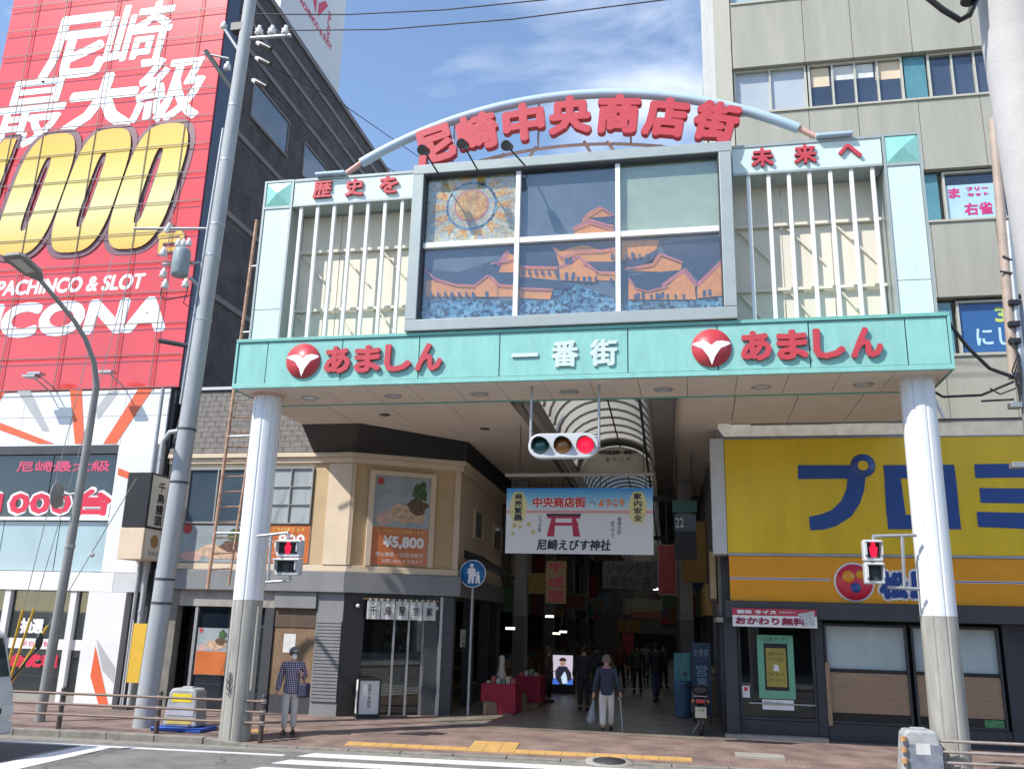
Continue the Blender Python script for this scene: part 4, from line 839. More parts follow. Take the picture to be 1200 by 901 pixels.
NA = 14; y = 1.7; k = 0
while y < Y1:
    v = [vpt(i/NA, yy) for yy in (y+.01,y+1.09) for i in range(NA+1)]
    mb = MB(); mb.smooth = True; mb.add(v, [(i,i+1,NA+2+i,NA+1+i) for i in range(NA)]); mb.build('vault_panel', vm, arcade)
    MB().tube([vpt(i/NA, y, .04) for i in range(NA+1)], .045, 6).build('vault_rib', arc_rib, arcade); y += 1.1; k += 1
MB().tube([vpt(.52, yy, .06) for yy in (1.8,20,Y1)], .03, 6).build('vault_ridge_cable', arc_d, arcade)
# ring arch with the lunette sign
yr = 14.2; MB().tube([vpt(i/20, yr, -.02)+Vector((0,0,-.08)) for i in range(21)], .13, 8).build('ring_arch', arc_d, arcade)
lp = [(vpt(i/16, yr, .12).x, vpt(i/16, yr, .12).z-.12) for i in range(17)]; lun = MB().prism(FY(yr+.1), [(x,z) for x,z in lp]+[(lp[-1][0],7.5),(lp[0][0],7.5)], 0, .04).build('lunette_sign', mat('lunette_cream', (.45,.42,.34), .6), arcade)
FLn = FY(yr+.05); xm = AXS(.08,yr); text('中央商店街一番街へ', FLn, xm-.6, xm+.7, 8.2, 8.35, black, lun, c0=.02, bold=.008); text('ようこそ', FLn, xm-.4, xm+.5, 7.97, 8.1, black, lun, c0=.02)
strip(-3.5,3.0,yr-.1,yr+.05,6.55,6.72,arc_d,'cross_beam'); strip(-3.5,3.0,28,28.2,6.5,6.7,arc_d,'cross_beam')
for y in (12.6,20,28,36):
    for x in (-2.95,2.35):
        X = AXS(x,y); c = MB().box(X-.2,X+.2,y-.2,y+.2,2.6,7.02).build('column', mat('arcade_column', (.30,.29,.28), .6, var=.1), arcade, .02); MB().box(X-.21,X+.21,y-.21,y+.21,.13,2.595).build('column_base', mat('arcade_column_base', (.16,.16,.16), .6, var=.1), c, .02)
# shops along the arcade
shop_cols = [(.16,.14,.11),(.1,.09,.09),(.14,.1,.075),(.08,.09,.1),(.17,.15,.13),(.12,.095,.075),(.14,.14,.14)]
desc_l = ['green signed chemist','maroon signed kimono shop','ochre signed bakery','navy signed optician','cream signed shoe shop','red signed camera shop']
desc_r = ['ochre signed cafe','dark green signed tea shop','red signed grocer','blue signed stationer','cream signed sock shop','grey signed fishmonger','maroon signed karaoke hall']
scol = {'green':(.04,.16,.08),'maroon':(.2,.03,.04),'ochre':(.38,.22,.06),'navy':(.03,.05,.16),'cream':(.45,.4,.3),'red':(.4,.03,.03),'dark green':(.03,.1,.05),'blue':(.04,.12,.32),'grey':(.3,.3,.3)}
def arcade_shop(side, y0, y1, i, desc):
    x = AXS(-3.75 if side < 0 else 2.98, (y0+y1)/2); F = FR((AXS(-3.75,y0) if side < 0 else AXS(2.98,y1), y0 if side < 0 else y1, 0), (SK*(1 if side < 0 else -1),(1 if side < 0 else -1),0)); Lg = y1-y0
    t = thing('arcade_shop', '%s on the %s side of the arcade' % (desc, 'left' if side < 0 else 'right'), 'shop', (x,(y0+y1)/2,.126), 'shops along the arcade')
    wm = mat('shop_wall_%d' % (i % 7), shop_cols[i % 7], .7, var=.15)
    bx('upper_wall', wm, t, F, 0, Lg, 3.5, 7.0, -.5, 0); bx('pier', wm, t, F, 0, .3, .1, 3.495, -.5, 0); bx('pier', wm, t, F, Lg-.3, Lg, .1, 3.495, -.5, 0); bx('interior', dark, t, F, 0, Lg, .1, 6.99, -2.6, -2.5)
    key = desc.split(' signed')[0]; bx('sign_board', mat('sb_'+key, scol[key], .5, var=.08), t, F, .15, Lg-.15, 2.75, 3.6, .0, .18, .01)
    b = MB().fbox(F,Lg*.35,Lg*.35+.12,3.75,5.6,.02,.75).build('projecting_sign', mat('sb_'+['cream','red','ochre','navy'][i % 4], scol[['cream','red','ochre','navy'][i % 4]], .5), t, .01)
    for k in range(3):
        bx('display_stand', woodm, t, F, .5+k*(Lg-1)/3, .5+k*(Lg-1)/3+1.0, .13, .75+.15*((k+i) % 3), -.6, .1+.1*((k*i) % 3))
        for q in range(4): bx('goods', mat('goods%d' % ((q+k+i) % 5), [(.45,.1,.08),(.5,.45,.35),(.12,.25,.4),(.4,.3,.08),(.2,.3,.15)][(q+k+i) % 5], .6), t, F, .55+k*(Lg-1)/3+.22*q, .72+k*(Lg-1)/3+.22*q, .75+.15*((k+i) % 3), 1.0+.15*((k+i+q) % 3), -.5, .0)
    bx('back_shelf', MATS['interior_brown'], t, F, .35, Lg-.35, .13, 2.3, -2.4, -2.0)
ys = [13.0,19,25,31,37,43,53.05]
for i, d in enumerate(desc_l): arcade_shop(-1, ys[i], ys[i+1]-.05, i, d)
ys = [9.05,13.5,19,25,31,37,43,53.05]
for i, d in enumerate(desc_r): arcade_shop(1, ys[i], ys[i+1]-.05, i+6, d)
# wall of the restaurant building facing the arcade
MB().box(2.93,2.995,5.32,9.0,2.7,6.75).build('side_wall', arc_wall, rest); MB().box(2.93,2.995,5.32,9.0,.12,2.54).build('side_wall', charc, rest)
q = at(829,690,y=5.9); MB().box(2.72,2.92,5.9,6.5,3.0,4.3).build('lantern_sign', mat('dark_wood_sign', (.09,.05,.03), .5), rest, .02); bx('lantern_face', mat('lantern_cream', (.5,.38,.22), .5), rest, FY(5.9), 2.75, 2.89, 3.1, 4.2, .003, .01)
# far end of the arcade
fe = thing('far_shop', 'dim cream fronted shop closing the far end of the arcade', 'shop', (-1.4,53,.12))
MB().box(-9,7,53,54,.1,10).build('wall', arc_wall, fe); FE = FY(53)
for (a,b,c,d,col) in ((-3.0,-.4,3.2,4.4,'cream'),(-.2,1.2,2.6,3.4,'red'),(-3.4,-1.8,1.9,2.8,'ochre')): bx('sign_board', mat('sb_'+col, scol[col], .5), fe, FE, a, b, c, d, 0, .15)
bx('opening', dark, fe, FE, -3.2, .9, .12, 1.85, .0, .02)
# signs hung in the arcade
def hang(name, label, px, y, m, s=None, tm=None, cat='sign', lines=None, frame=None, rod=True):
    F = FY(y); a0, a1, b0, b1 = F.rect(*px); t = thing(name, label, cat, ((a0+a1)/2,y,b0)); bx('board', m, t, F, a0, a1, b0, b1, -.12, 0, .008)
    if rod:
        for x in (a0+.12,a1-.12): MB().cyl((x,y+.06,b1),(x,y+.06,7.05),.015,n=6).build('hanger', arc_d, t)
    if lines:
        h = (b1-b0)/len(lines)
        for i, l_ in enumerate(lines): text(l_, F, a0+.08*(a1-a0), a1-.08*(a1-a0), b1-h*(i+.9), b1-h*(i+.1), tm or black, t, bold=.01)
    return t
hang('hanging_sign', 'grey board with black bold lettering hung across the arcade', (706,657,769,690), 13.0, mat('sign_grey', (.11,.11,.108), .6), lines=['ジャンカラ','1番安い 店'])
hang('hanging_sign', 'tall ochre sign with red lower edge high on the left of the arcade', (640,657,663,707), 11.5, mat('sign_ochre', (.42,.30,.15), .6), lines=['千','成','屋'], tm=sred)
hang('hanging_sign', 'pale low board hung deep in the middle of the arcade', (733,702,777,716), 22, mat('sb_cream', scol['cream'], .6), rod=True)
hang('hanging_sign', 'orange striped board below the pale one deep in the arcade', (738,716,775,724), 23, porg)
hang('hanging_sign', 'upright red banner deep in the arcade behind the walkers', (729,742,743,768), 19, mat('dull_red', (.35,.03,.035), .6))
t = hang('hanging_sign', 'dark boxed sign with teal header hung by a rod under the right ceiling', (788,586,817,600), 8.0, mat('sign_teal', (.05,.16,.14), .5))
F8 = FY(8.0); a0, a1, b0, b1 = F8.rect(790,602,816,622); bx('screen', mat('dim_screen', (.10,.14,.18), .2, coat=.5), t, F8, a0, a1, b0, b1, -.15, -.01); bx('lower_box', black, t, F8, a0, a1, b0-.75, b0-.02, -.15, 0)
text('22', F8, a0+.03, a0+.25, b0+.1, b0+.35, swhite, t, c0=0)
cols_ = [('dull red',(.28,.04,.04)),('mustard',(.30,.20,.04)),('faded blue',(.06,.10,.20)),('off-white',(.34,.33,.30)),('moss green',(.06,.12,.05)),('rust brown',(.18,.08,.04)),('pale pink',(.34,.20,.20)),('charcoal',(.05,.05,.05)),('orange',(.36,.14,.03)),('teal',(.04,.15,.15)),('lilac',(.18,.14,.24)),('sand',(.28,.23,.15)),('wine',(.16,.02,.05)),('sky blue',(.16,.25,.34)),('lemon',(.36,.32,.08)),('grey green',(.16,.18,.15))]
rnd = random.Random(5)
for i, (cn_, cc_) in enumerate(cols_):
    y = 10.5+i*2.3; s_ = -1 if i % 2 else 1; x = AXS(-2.55 if s_ < 0 else 1.95, y)+rnd.uniform(-.25,.45)*-s_; z0 = rnd.uniform(2.6,3.6); w_, h_ = rnd.choice(((.5,1.4),(1.2,.6),(.8,.8),(.45,1.1))); F = FY(y)
    t = thing('hanging_shop_sign', '%s sign hung along the %s side of the arcade' % (cn_, 'left' if s_ < 0 else 'right'), 'sign', (x,y,z0), 'small signs along the arcade')
    bx('board', mat('hang_'+cn_.replace(' ','_'), cc_, .6, var=.35, scale=5), t, F, x-w_/2, x+w_/2, z0, z0+h_, -.12, 0, .01)
    bx('board_border', mat('hang_border', (.3,.28,.24), .6), t, F, x-w_/2-.03, x+w_/2+.03, z0-.03, z0+h_+.03, -.10, -.02)
    MB().cyl((x,y+.06,z0+h_),(x,y+.06,7.0),.014,n=5).build('hanger', arc_d, t)
for (px,py,yy) in ((598,736,9.0),(644,722,12),(660,740,16),(770,690,14),(652,742,16)):
    p = at(px,py,y=yy); tag(MB().box(p.x-.12,p.x+.12,yy-.06,yy+.06,p.z-.03,p.z+.03).build('strip_lamp', mat('lamp_glow', (1,.9,.75), .5, var=0, emit=2.2)), {598:'small warm lamp over the red draped stalls',644:'small lamp below the ochre hanging sign',660:'small lamp above the lit screen',770:'small lamp under the grey hanging board',652:'faint lamp left of the lit screen'}[px], 'lamp')
# ------------------------------------------------------------------ welcome banner and traffic lights
YB = 4.0; FBn = FY(YB); a0, a1, b0, b1 = FBn.rect(594,572,766,650)
ban = thing('welcome_banner', 'white and blue welcome banner with red shrine gate hung across the arcade mouth', 'banner', ((a0+a1)/2,YB,b0))
bm = bpy.data.materials.new('banner_print'); bm.use_nodes = True; n_ = bm.node_tree.nodes; l_ = bm.node_tree.links
g_ = n_.new('ShaderNodeNewGeometry'); s_ = n_.new('ShaderNodeSeparateXYZ'); mr_ = n_.new('ShaderNodeMapRange'); mr_.inputs[1].default_value = b0; mr_.inputs[2].default_value = b1; r_ = n_.new('ShaderNodeValToRGB')
e = r_.color_ramp.elements; e[0].position = .60; e[0].color = (.62,.60,.58,1); e[1].position = 1; e[1].color = (.02,.22,.55,1)
for p_, c_ in ((.64,(.62,.16,.14,1)),(.655,(.62,.5,.47,1)),(.68,(.5,.58,.62,1)),(.82,(.24,.47,.62,1))): q = e.new(p_); q.color = c_
l_.new(g_.outputs[0], s_.inputs[0]); l_.new(s_.outputs[2], mr_.inputs[0]); l_.new(mr_.outputs[0], r_.inputs[0]); l_.new(r_.outputs[0], n_['Principled BSDF'].inputs[0]); n_['Principled BSDF'].inputs['Roughness'].default_value = .6
mb = MB(); mb.fbox(FBn,a0,a1,b0,b1,-.02,0); mb.build('sheet', bm, ban)
MB().cyl((a0-.05,YB+.02,b1+.32),(a1+.02,YB+.02,b1+.32),.045,n=10).build('hanging_bar', arc_rib, ban)
for x in (a0+.15,a0+1.2,a1-1.2,a1-.15): MB().cyl((x,YB,b1),(x,YB,b1+.3),.01,n=5).build('tie', black, ban)
for x in (a0+.3,a1-.2): MB().cyl((x,YB+.02,b1+.34),(x,YB+.02,7.03),.012,n=5).build('hanger', arc_d, ban)
w = a1-a0; h = b1-b0; yel = mat('print_pale_yellow', (.62,.55,.25), .6)
for x in (a0+.085*w,a1-.1*w):
    cz = b0+.70*h
    MB().prism(FBn, [(x+.058*w*math.cos(t)*(1), cz+.24*h*max(-1,min(1,1.15*math.sin(t)))) for t in [2*math.pi*i/24 for i in range(24)]], .002, .005).build('lantern_print', yel, ban)
vtext('商売繁昌', FBn, a0+.085*w, b0+.92*h, .1*h, black, ban, w=.055*w, c0=.008, bold=.006); vtext('家内安全', FBn, a1-.1*w, b0+.92*h, .1*h, black, ban, w=.055*w, c0=.008, bold=.006)
prd = mat('banner_red', (.55,.05,.04), .6); porg2 = mat('banner_orange', (.75,.22,.06), .6)
text('中央商店街', FBn, a0+.185*w, a0+.55*w, b0+.70*h, b0+.86*h, swhite, ban, c0=.004, bold=.03, nb=8); text('中央商店街', FBn, a0+.185*w, a0+.55*w, b0+.70*h, b0+.86*h, prd, ban, c0=.012, bold=.012)
text('へ', FBn, a0+.575*w, a0+.62*w, b0+.75*h, b0+.80*h, black, ban, c0=.006); text('ようこそ', FBn, a0+.635*w, a0+.815*w, b0+.72*h, b0+.83*h, porg2, ban, c0=.006, bold=.012)
text('尼崎えびす神社', FBn, a0+.22*w, a0+.72*w, b0+.05*h, b0+.22*h, black, ban, c0=.004, bold=.009, shear=.08)
vtext('福満太郎', FBn, a1-.225*w, b0+.56*h, .062*h, black, ban, c0=.004); vtext('待ってて', FBn, a1-.27*w, b0+.5*h, .062*h, black, ban, c0=.004); vtext('うっせ亜', FBn, a0+.235*w, b0+.58*h, .06*h, black, ban, c0=.004)
tx0, tz0 = a0+.4*w, b0+.26*h; crim = mat('shrine_crimson', (.40,.02,.06), .6)
tor = MB()
tor.prism(FBn, [(tx0-.115*w,tz0+.335*h),(tx0+.115*w,tz0+.335*h),(tx0+.11*w,tz0+.275*h),(tx0-.11*w,tz0+.275*h)], .002, .006).prism(FBn, [(tx0-.095*w,tz0+.21*h),(tx0+.1*w,tz0+.21*h),(tx0+.1*w,tz0+.165*h),(tx0-.095*w,tz0+.165*h)], .002, .005)
for s in (-1,1): tor.prism(FBn, [(tx0+s*.055*w,tz0+.274*h),(tx0+s*.085*w,tz0+.274*h),(tx0+s*.115*w,tz0),(tx0+s*.065*w,tz0)], .002, .0055)
tor.build('shrine_gate_print', crim, ban); bx('shrine_gate_roof_print', black, ban, FBn, tx0-.118*w, tx0+.118*w, tz0+.31*h, tz0+.345*h, .007, .009)
for (u_,v_,r) in ((.06,.42,.02),(.1,.40,.016),(.16,.44,.018),(.05,.3,.016),(.19,.32,.02)): MB().lathe(FR(FBn(a0+u_*w,b0+v_*h,0),(1,0,0)), [(0,.004),(r*w*.8,.004)], 12).build('petal_print', mat('print_gold2', (.5,.4,.15), .6), ban)
# horizontal traffic signal
sigm = mat('signal_grey', (.55,.57,.59), .4, var=.05)
tr = thing('traffic_light', 'horizontal three-lamp traffic light showing red, hung below the gate', 'traffic light', (-.1,.45,5.6))
FTs = FY(.36); a0, a1, b0, b1 = FTs.rect(619,508,701,536); zc = (b0+b1)/2; hh = (b1-b0)/2
cap = [(a0+hh+hh*math.cos(t), zc+hh*math.sin(t)) for t in [math.pi/2+math.pi*i/12 for i in range(13)]]+[(a1-hh+hh*math.cos(t), zc+hh*math.sin(t)) for t in [-math.pi/2+math.pi*i/12 for i in range(13)]]
MB().prism(FTs, cap, -.16, 0).build('housing', sigm, tr, .02)
lr = hh*.66
for i, (cm) in enumerate((mat('lens_green', (.02,.10,.10), .2, coat=.5), mat('lens_amber', (.35,.14,.03), .25, coat=.5), mat('lens_red', (.8,.01,.04), .3, var=0, emit=.75, emitcol=(1,.012,.05)))):
    cx = a0+hh+i*((a1-a0-2*hh)/2); Fq = FR(FTs(cx,zc,0),(1,0,0))
    MB().lathe(Fq, [(0,.035),(lr*.5,.03),(lr,.012),(lr,0)], 24).build('lens', cm, tr)
    vz = MB(); pts = [math.pi*(-.12)+math.pi*1.24*k/16 for k in range(17)]
    vz.smooth = True
    vz.add([Fq(lr*1.08*math.cos(t),lr*1.08*math.sin(t),0) for t in pts]+[Fq(lr*1.08*math.cos(t),lr*1.08*math.sin(t)-.03,.06+.17*max(0,math.sin(t))) for t in pts], [(k,k+1,18+k,17+k) for k in range(16)]+[(17+k,18+k,k+1,k) for k in range(16)])
    vz.build('visor', dkmetal, tr)
for px in (622.5,702):
    x = at(px,480,y=.45).x; MB().cyl((x,.45,zc-.05 if px > 700 else zc),(x,.45,7.03),.028,n=10).build('hanger_rod', steel, tr)
MB().cyl((at(622.5,480,y=.45).x,.45,zc+hh*.75),(at(702,480,y=.45).x,.45,zc+hh*.75),.025,n=8).build('hanger_bar', steel, tr)
def ped_signal(px0, py0, px1, py1, y, label, arms):
    F = FY(y); a0, a1, b0, b1 = F.rect(px0,py0,px1,py1); t = thing('pedestrian_signal', label, 'traffic light', ((a0+a1)/2,y,b0), 'pedestrian signals on the gate columns')
    zm = (b0+b1)/2
    for (z0,z1,lit) in ((zm+.01,b1,True),(b0,zm-.01,False)):
        MB().fbox(F,a0,a1,z0,z1,-.22,0).build('housing', sigm, t, .025); pn = bx('lens', black, t, F, a0+.06, a1-.06, z0+.06, z1-.06, 0, .012)
        hood = MB(); hood.fbox(F,a0+.02,a1-.02,z1-.05,z1-.03,.0,.16).fbox(F,a0+.02,a0+.04,z0+.1,z1-.052,.0,.12).fbox(F,a1-.04,a1-.02,z0+.1,z1-.052,.0,.12).build('hood', sigm, t)
        cx = (a0+a1)/2; m = MATS['lens_red'] if lit else mat('lens_dull', (.05,.07,.07), .3)
        fig = MB(); hz = z1-z0; fig.prism(F, [(cx+.04*math.cos(q),z0+.76*hz+.045*math.sin(q)) for q in [math.pi*k/6 for k in range(12)]], .013, .018).prism(F, [(cx-.07,z0+.66*hz),(cx+.07,z0+.66*hz),(cx+.06,z0+.4*hz),(cx+.04,z0+.18*hz),(cx-.04,z0+.18*hz),(cx-.06,z0+.4*hz)], .013, .018); fig.build('figure', m, t)
    for (p, q) in arms:
        MB().cyl(at(*p,y=y+.1), at(*q,y=y+.1), .03, n=8).build('bracket_arm', steel, t)
    return t
ped_signal(325,632,349,674,.2, 'pedestrian signal with lit red figure on brackets by the left gate column', [((302,628),(338,624)),((312,682),(340,680)),((318,626),(314,682)),((338,624),(338,634)),((340,672),(340,681))])
ped_signal(1011,632,1038,684,.2, 'pedestrian signal with lit red figure hung beside the right gate column', [((1022,628),(1074,627)),((1023,627),(1024,634)),((1057,628),(1060,690)),((1040,688),(1078,690))])
# ------------------------------------------------------------------ poles, rails and street furniture
polec = mat('pole_concrete', (.36,.38,.40), .7, var=.16, scale=3, streak=.2, bump=.1, bscale=60)
pole = thing('utility_pole', 'tall grey concrete utility pole with insulators left of the gate', 'utility pole', (-8.93,1.2,.12))
pb, pt_ = Vector((-8.93,1.2,.0)), Vector((-8.42,1.2,19.0))
pat = lambda z: pb.lerp(pt_, z/19)
MB().cyl(pb,pt_,.215,.145,28).build('shaft', polec, pole)
for z in (2.6,3.1,5.2,6.4,9.0,10.6,11.4,13.1,14.6): r = .215-.07*z/19; MB().cyl(pat(z),pat(z+.05),r+.008,n=28).build('steel_band', dkmetal if z < 7 else steel, pole)
MB().tube([pat(.4)+Vector((-.23,-.02,0)),pat(4)+Vector((-.22,-.02,0)),pat(14)+Vector((-.19,-.02,0))], .018, 6).build('earth_cable', black, pole)
MB().tube([pat(7)+Vector((-.2,-.1,0)),pat(14)+Vector((-.18,-.08,0))], .03, 6).build('riser_pipe', steel, pole)
PP = lambda px, py, dy=0: at(px,py,y=1.2+dy)
def arm(a, b, r=.035, m=steel, nm='cross_arm'): return MB().cyl(a,b,r,n=8).build(nm, m, pole)
ins = mat('porcelain', (.72,.72,.70), .2, var=.03, coat=.5)
def insulator(p, s=1): 
    F = FR(p,(1,0,0),(0,1,0)); MB().lathe(F, [(0,.0),(.05*s,0),(.075*s,.03*s),(.04*s,.06*s),(.07*s,.09*s),(.035*s,.12*s),(.03*s,.17*s),(0,.17*s)], 12).build('insulator', ins, pole)
arm(PP(284,46),PP(341,42),.05)
for px in (303,318,334): insulator(PP(px,43)+Vector((0,0,.05)),1.5)
for (px,py) in ((307,53),(306,71),(302,97)):
    p = PP(px,py,-.15); MB().cyl(p,p+Vector((.32,-.1,-.22)),.09,.05,10).build('cutout_switch', black, pole); MB().cyl(p-Vector((.16,-.05,-.11)),p,.055,.07,10).build('cutout_cap', ins, pole)
arm(PP(241,60,-.2),PP(273,106),.06,dkmetal,'bracket'); arm(PP(238,63,-.2),PP(268,69,-.1),.03); insulator(PP(266,82,-.1),1.3); arm(PP(262,32,-.1),PP(284,66),.045)
insulator(PP(262,34,-.1),1.2); MB().box(*[v for a in zip(PP(276,38)-Vector((.06,.15,.04)),PP(286,32)+Vector((.05,.1,.05))) for v in a]).build('clamp_block', dkmetal, pole)
# switchgear half way up
arm(PP(190,310,-.3),PP(240,308),.04); arm(PP(157,268,-.4),PP(246,268),.035); arm(PP(194,272,-.4),PP(200,262,-.4),.05,ins,'line_clamp'); arm(PP(222,325,-.2),PP(238,340),.04)
tk = MB(); c = PP(212,308,-.3); F = FR(c,(1,0,0),(0,1,0)); tk.lathe(F, [(0,-.34),(.17,-.34),(.2,-.28),(.2,.26),(.17,.34),(.07,.4),(0,.4)], 20); tk.build('transformer_can', mat('can_grey', (.24,.29,.31), .5, var=.12), pole)
for d in (-.14,.0,.14): insulator(c+Vector((d,0,.42)),1.1)
for (px,py) in ((191,300),(191,325),(193,338),(217,337)): insulator(PP(px,py,-.35),1.3)
arm(PP(186,399,-.3),PP(224,406),.06,dkmetal,'bracket')
MB().tube([PP(192,330,-.35),PP(188,345,-.35),PP(193,352,-.2),PP(226,345)], .012, 5).build('jumper_wire', black, pole); MB().tube([PP(221,335,-.35),PP(215,355,-.3),PP(228,365)], .012, 5).build('jumper_wire', black, pole)
# overhead wires
wirem = mat('black_wire', (.03,.03,.035), .6, var=0)
def wire(label, pts, r=.016, name='overhead_wire', group='overhead wires'):
    P_ = [Vector(p) for p in pts]; out = []
    for i in range(len(P_)-1):
        for k in range(6): out.append(P_[i].lerp(P_[i+1], k/6))
    out.append(P_[-1]); return tag(MB().tube(out, r, 5).build(name, wirem), label, 'wire', group)
wire('upper of two wires crossing the sky from the pole', [PP(300,17),at(407,17.5,y=1.0),at(520,12,y=.6),at(640,0,y=.3),at(900,-35,y=0)])
wire('lower of two wires crossing the sky above the arch', [PP(336,36),at(450,35,y=.9),at(600,23,y=.5),at(780,0,y=.1),at(1000,-35,y=0)])
for i, (pts, lab) in enumerate((([PP(306,72,.1),at(395,118,y=5),at(470,170,y=10),at(560,230,y=16)], 'slanting wire from the pole over the dark wall, the higher one'), ([PP(303,98,.1),at(380,160,y=5),at(440,190,y=10),at(490,215,y=14)], 'slanting wire from the pole over the dark wall, the lower one'))): wire(lab, pts, .014)
# street lamp
lp_ = thing('street_lamp', 'slender grey street lamp with curved arm, beside the left kerb', 'street lamp', (-11.4,1.2,.12))
LP = [(46,845,1.2),(82,640,1.2),(100,535,1.2),(113,452,1.1),(110,424,.9),(100,397,.6),(87,376,.25),(69,354,-.25),(46,327,-.9)]
LPw = [at(a,b,y=c) for a,b,c in LP]; LPw[0].z = .1
MB().tube(LPw, [.11,.1,.09,.075,.06,.055,.05,.05,.045], 14).build('pole', mat('lamp_pole_grey', (.28,.28,.27), .5, .3, var=.1), lp_)
h0, h1 = at(46,326,y=-.9), at(13,298,y=-1.7); hd = (h1-h0).normalized(); up = Vector((0,0,1)); sd = hd.cross(up).normalized(); up = sd.cross(hd)
hm = MB(); hv = []
for t, w, hh_ in ((-.08,.07,.05),(.2,.24,.10),(.85,.30,.09),(1.0,.22,.05)):
    c = h0.lerp(h1,t); hv += [c+sd*w-up*.03, c-sd*w-up*.03, c-sd*w*.7+up*hh_, c+sd*w*.7+up*hh_]
hm.add(hv, [(i*4+k,i*4+(k+1) % 4,(i+1)*4+(k+1) % 4,(i+1)*4+k) for i in range(3) for k in range(4)]+[(3,2,1,0),(12,13,14,15)])
hm.build('lamp_head', mat('lamp_head_grey', (.20,.20,.19), .5, var=.1), lp_, .01)
dm = MB(); c0_, c1_ = h0.lerp(h1,.3)-up*.037, h0.lerp(h1,.85)-up*.037; dm.add([c0_+sd*.13,c0_-sd*.13,c1_-sd*.15,c1_+sd*.15], [(0,1,2,3)]); dm.build('diffuser', lamp_off, lp_)
MB().cyl(LPw[1]+Vector((0,0,-.03)),LPw[1]+Vector((0,0,.04)),.115,n=14).build('pole_collar', steel, lp_)
rs_ = thing('round_sign', 'round grey sign seen from behind, clamped to the street lamp', 'sign', at(68,605,y=1.1))
c = at(67,580,y=1.05); Fd = FR(c, Vector((.45,-.9,0)), (0,0,1)); MB().lathe(FR(c, Vector((-.22,.98,0))), [(0,.012),(.3,.012),(.31,0),(.3,-.012),(0,-.012)], 32).build('plate', mat('sign_back_grey', (.30,.30,.29), .5, .3, var=.1), rs_)
MB().cyl(c,at(94,578,y=1.2),.025,n=8).build('clamp_arm', steel, rs_)
# stay wires with yellow sleeves
yel_s = mat('stay_yellow', (.62,.40,.03), .5, var=.25, scale=9)
gw = thing('stay_wire', 'two steel stay wires with yellow sleeves in front of the gaming hall', 'wire', (-13.9,2.2,.12))
for (a, b, c, d) in (((8,790),(14,762),(27,714),(132,300)),((15,790),(21,768),(40,713),(150,330)),((8,808),(16,795),(56,733),(160,560))):
    A, B, C_, D = at(*a,y=2.4), at(*b,y=2.35), at(*c,y=2.2), at(*d,y=1.4)
    A = B+(B-C_)*((B.z-.12)/max(.05,(C_.z-B.z))); MB().tube([A,B,C_,D], .01, 5).build('wire', steel, gw); MB().tube([A.lerp(B,.5),B,C_], .028, 8).build('sleeve', yel_s, gw)
MB().ball(at(108,650,y=1.9),.06,8,6).build('bead', ins, gw)
# rusty ladder at the gate's left end
lad = thing('access_ladder', 'rusty iron ladder fixed to the left end of the gate', 'ladder', at(244,687,y=.95))
A0, A1 = at(243,690,y=.95), at(301,258,y=.95); B0, B1 = A0+Vector((.34,.25,.1)), Vector((A1.x+.34,1.2,A1.z-4.2))
MB().cyl(A0,A1,.038,n=8).build('rail', rust, lad); MB().cyl(B0,B1,.028,n=8).build('rail', rust, lad)
for k in range(13): t = .4+k*.33; MB().cyl(A0+(A1-A0).normalized()*t, B0+(B1-B0).normalized()*(t-.05), .016, n=6).build('rung', rust, lad)
for z in (4.1,6.2,8.6,10.2): p = A0.lerp(A1,(z-A0.z)/(A1.z-A0.z)); MB().cyl(p,Vector((-6.95,.9,z)),.025,n=6).build('bracket', steel, lad)
# guard rails
def guard(label, posts, rails, y, cat='guard rail', bo=.3, rm=None):
    t = thing('guard_rail', label, cat, (posts[0][0],y,.1), 'pedestrian guard rails')
    for (x, z1) in posts:
        yy = .62+.06*x+bo; p = MB().cyl((x,yy,.03),(x,yy,z1+.06),.05,n=12).build('post', mat('dark_brown_post', (.07,.05,.045), .5, var=.15), t); MB().ball((x,yy,z1+.06),.05,12,6).build('post_cap', dkmetal, p)
        for z in rails: MB().cyl((x,yy,z-.04),(x,yy,z+.04),.062,n=12).build('rail_clamp', steel, p)
    for z in rails:
        x0, x1 = posts[0][0]-.05, posts[-1][0]+.05; MB().cyl((x0,.62+.06*x0+bo-.05,z),(x1,.62+.06*x1+bo-.05,z),.024,n=10).build('rail', rm or brownrail, t)
    return t
gx = [at(px,840,y=yy).x for px, yy in ((-130,.2),(68,.25),(184,.4),(307,.55))]
guard('brown three-bar guard rail on the left kerb ending beside the gate column', [(x,.82) for x in gx], (.40,.60,.80), .3)
RZ = [at(1045,py,y=.15).z for py in (865,877.5,890)]
guard('worn three-bar guard rail in the bottom right corner', [(5.93,RZ[0]),(8.0,RZ[0]),(10,RZ[0])], RZ[::-1], .2, bo=-.8, rm=mat('worn_rail', (.36,.31,.28), .5, .2, var=.2, scale=8))
# cushion barriers
def barrier(p, sc_, label, base, stripes):
    t = thing('crash_cushion', label, 'barrier', p, 'crash cushions at the rail ends'); x, y, z = p
    bd = MB(); prof = [(-.40,.08),(-.42,.12),(-.34,.74),(-.28,.82),(.28,.82),(.34,.74),(.42,.12),(.40,.08)]
    bd.prism(FY(y), [(x+a*sc_, z+b) for a,b in prof], -.22, .22); bd.build('body', mat('cushion_grey', (.36,.37,.38), .6, var=.2, scale=6), t, .05)
    MB().box(x-.12,x+.12,y-.05,y+.05,z+.815,z+.85).build('handle', grey, t, .02)
    if base: MB().box(x-.56,x+.56,y-.34,y+.34,z,z+.078).build('base', mat('blue_rubber', (.03,.10,.45), .5), t, .02)
    for k_, (a,b,c,d,m) in enumerate(stripes): bx('sticker', m, t, FY(y), x+a, x+c, z+b, z+d, .222, .226+.003*k_)
    return t
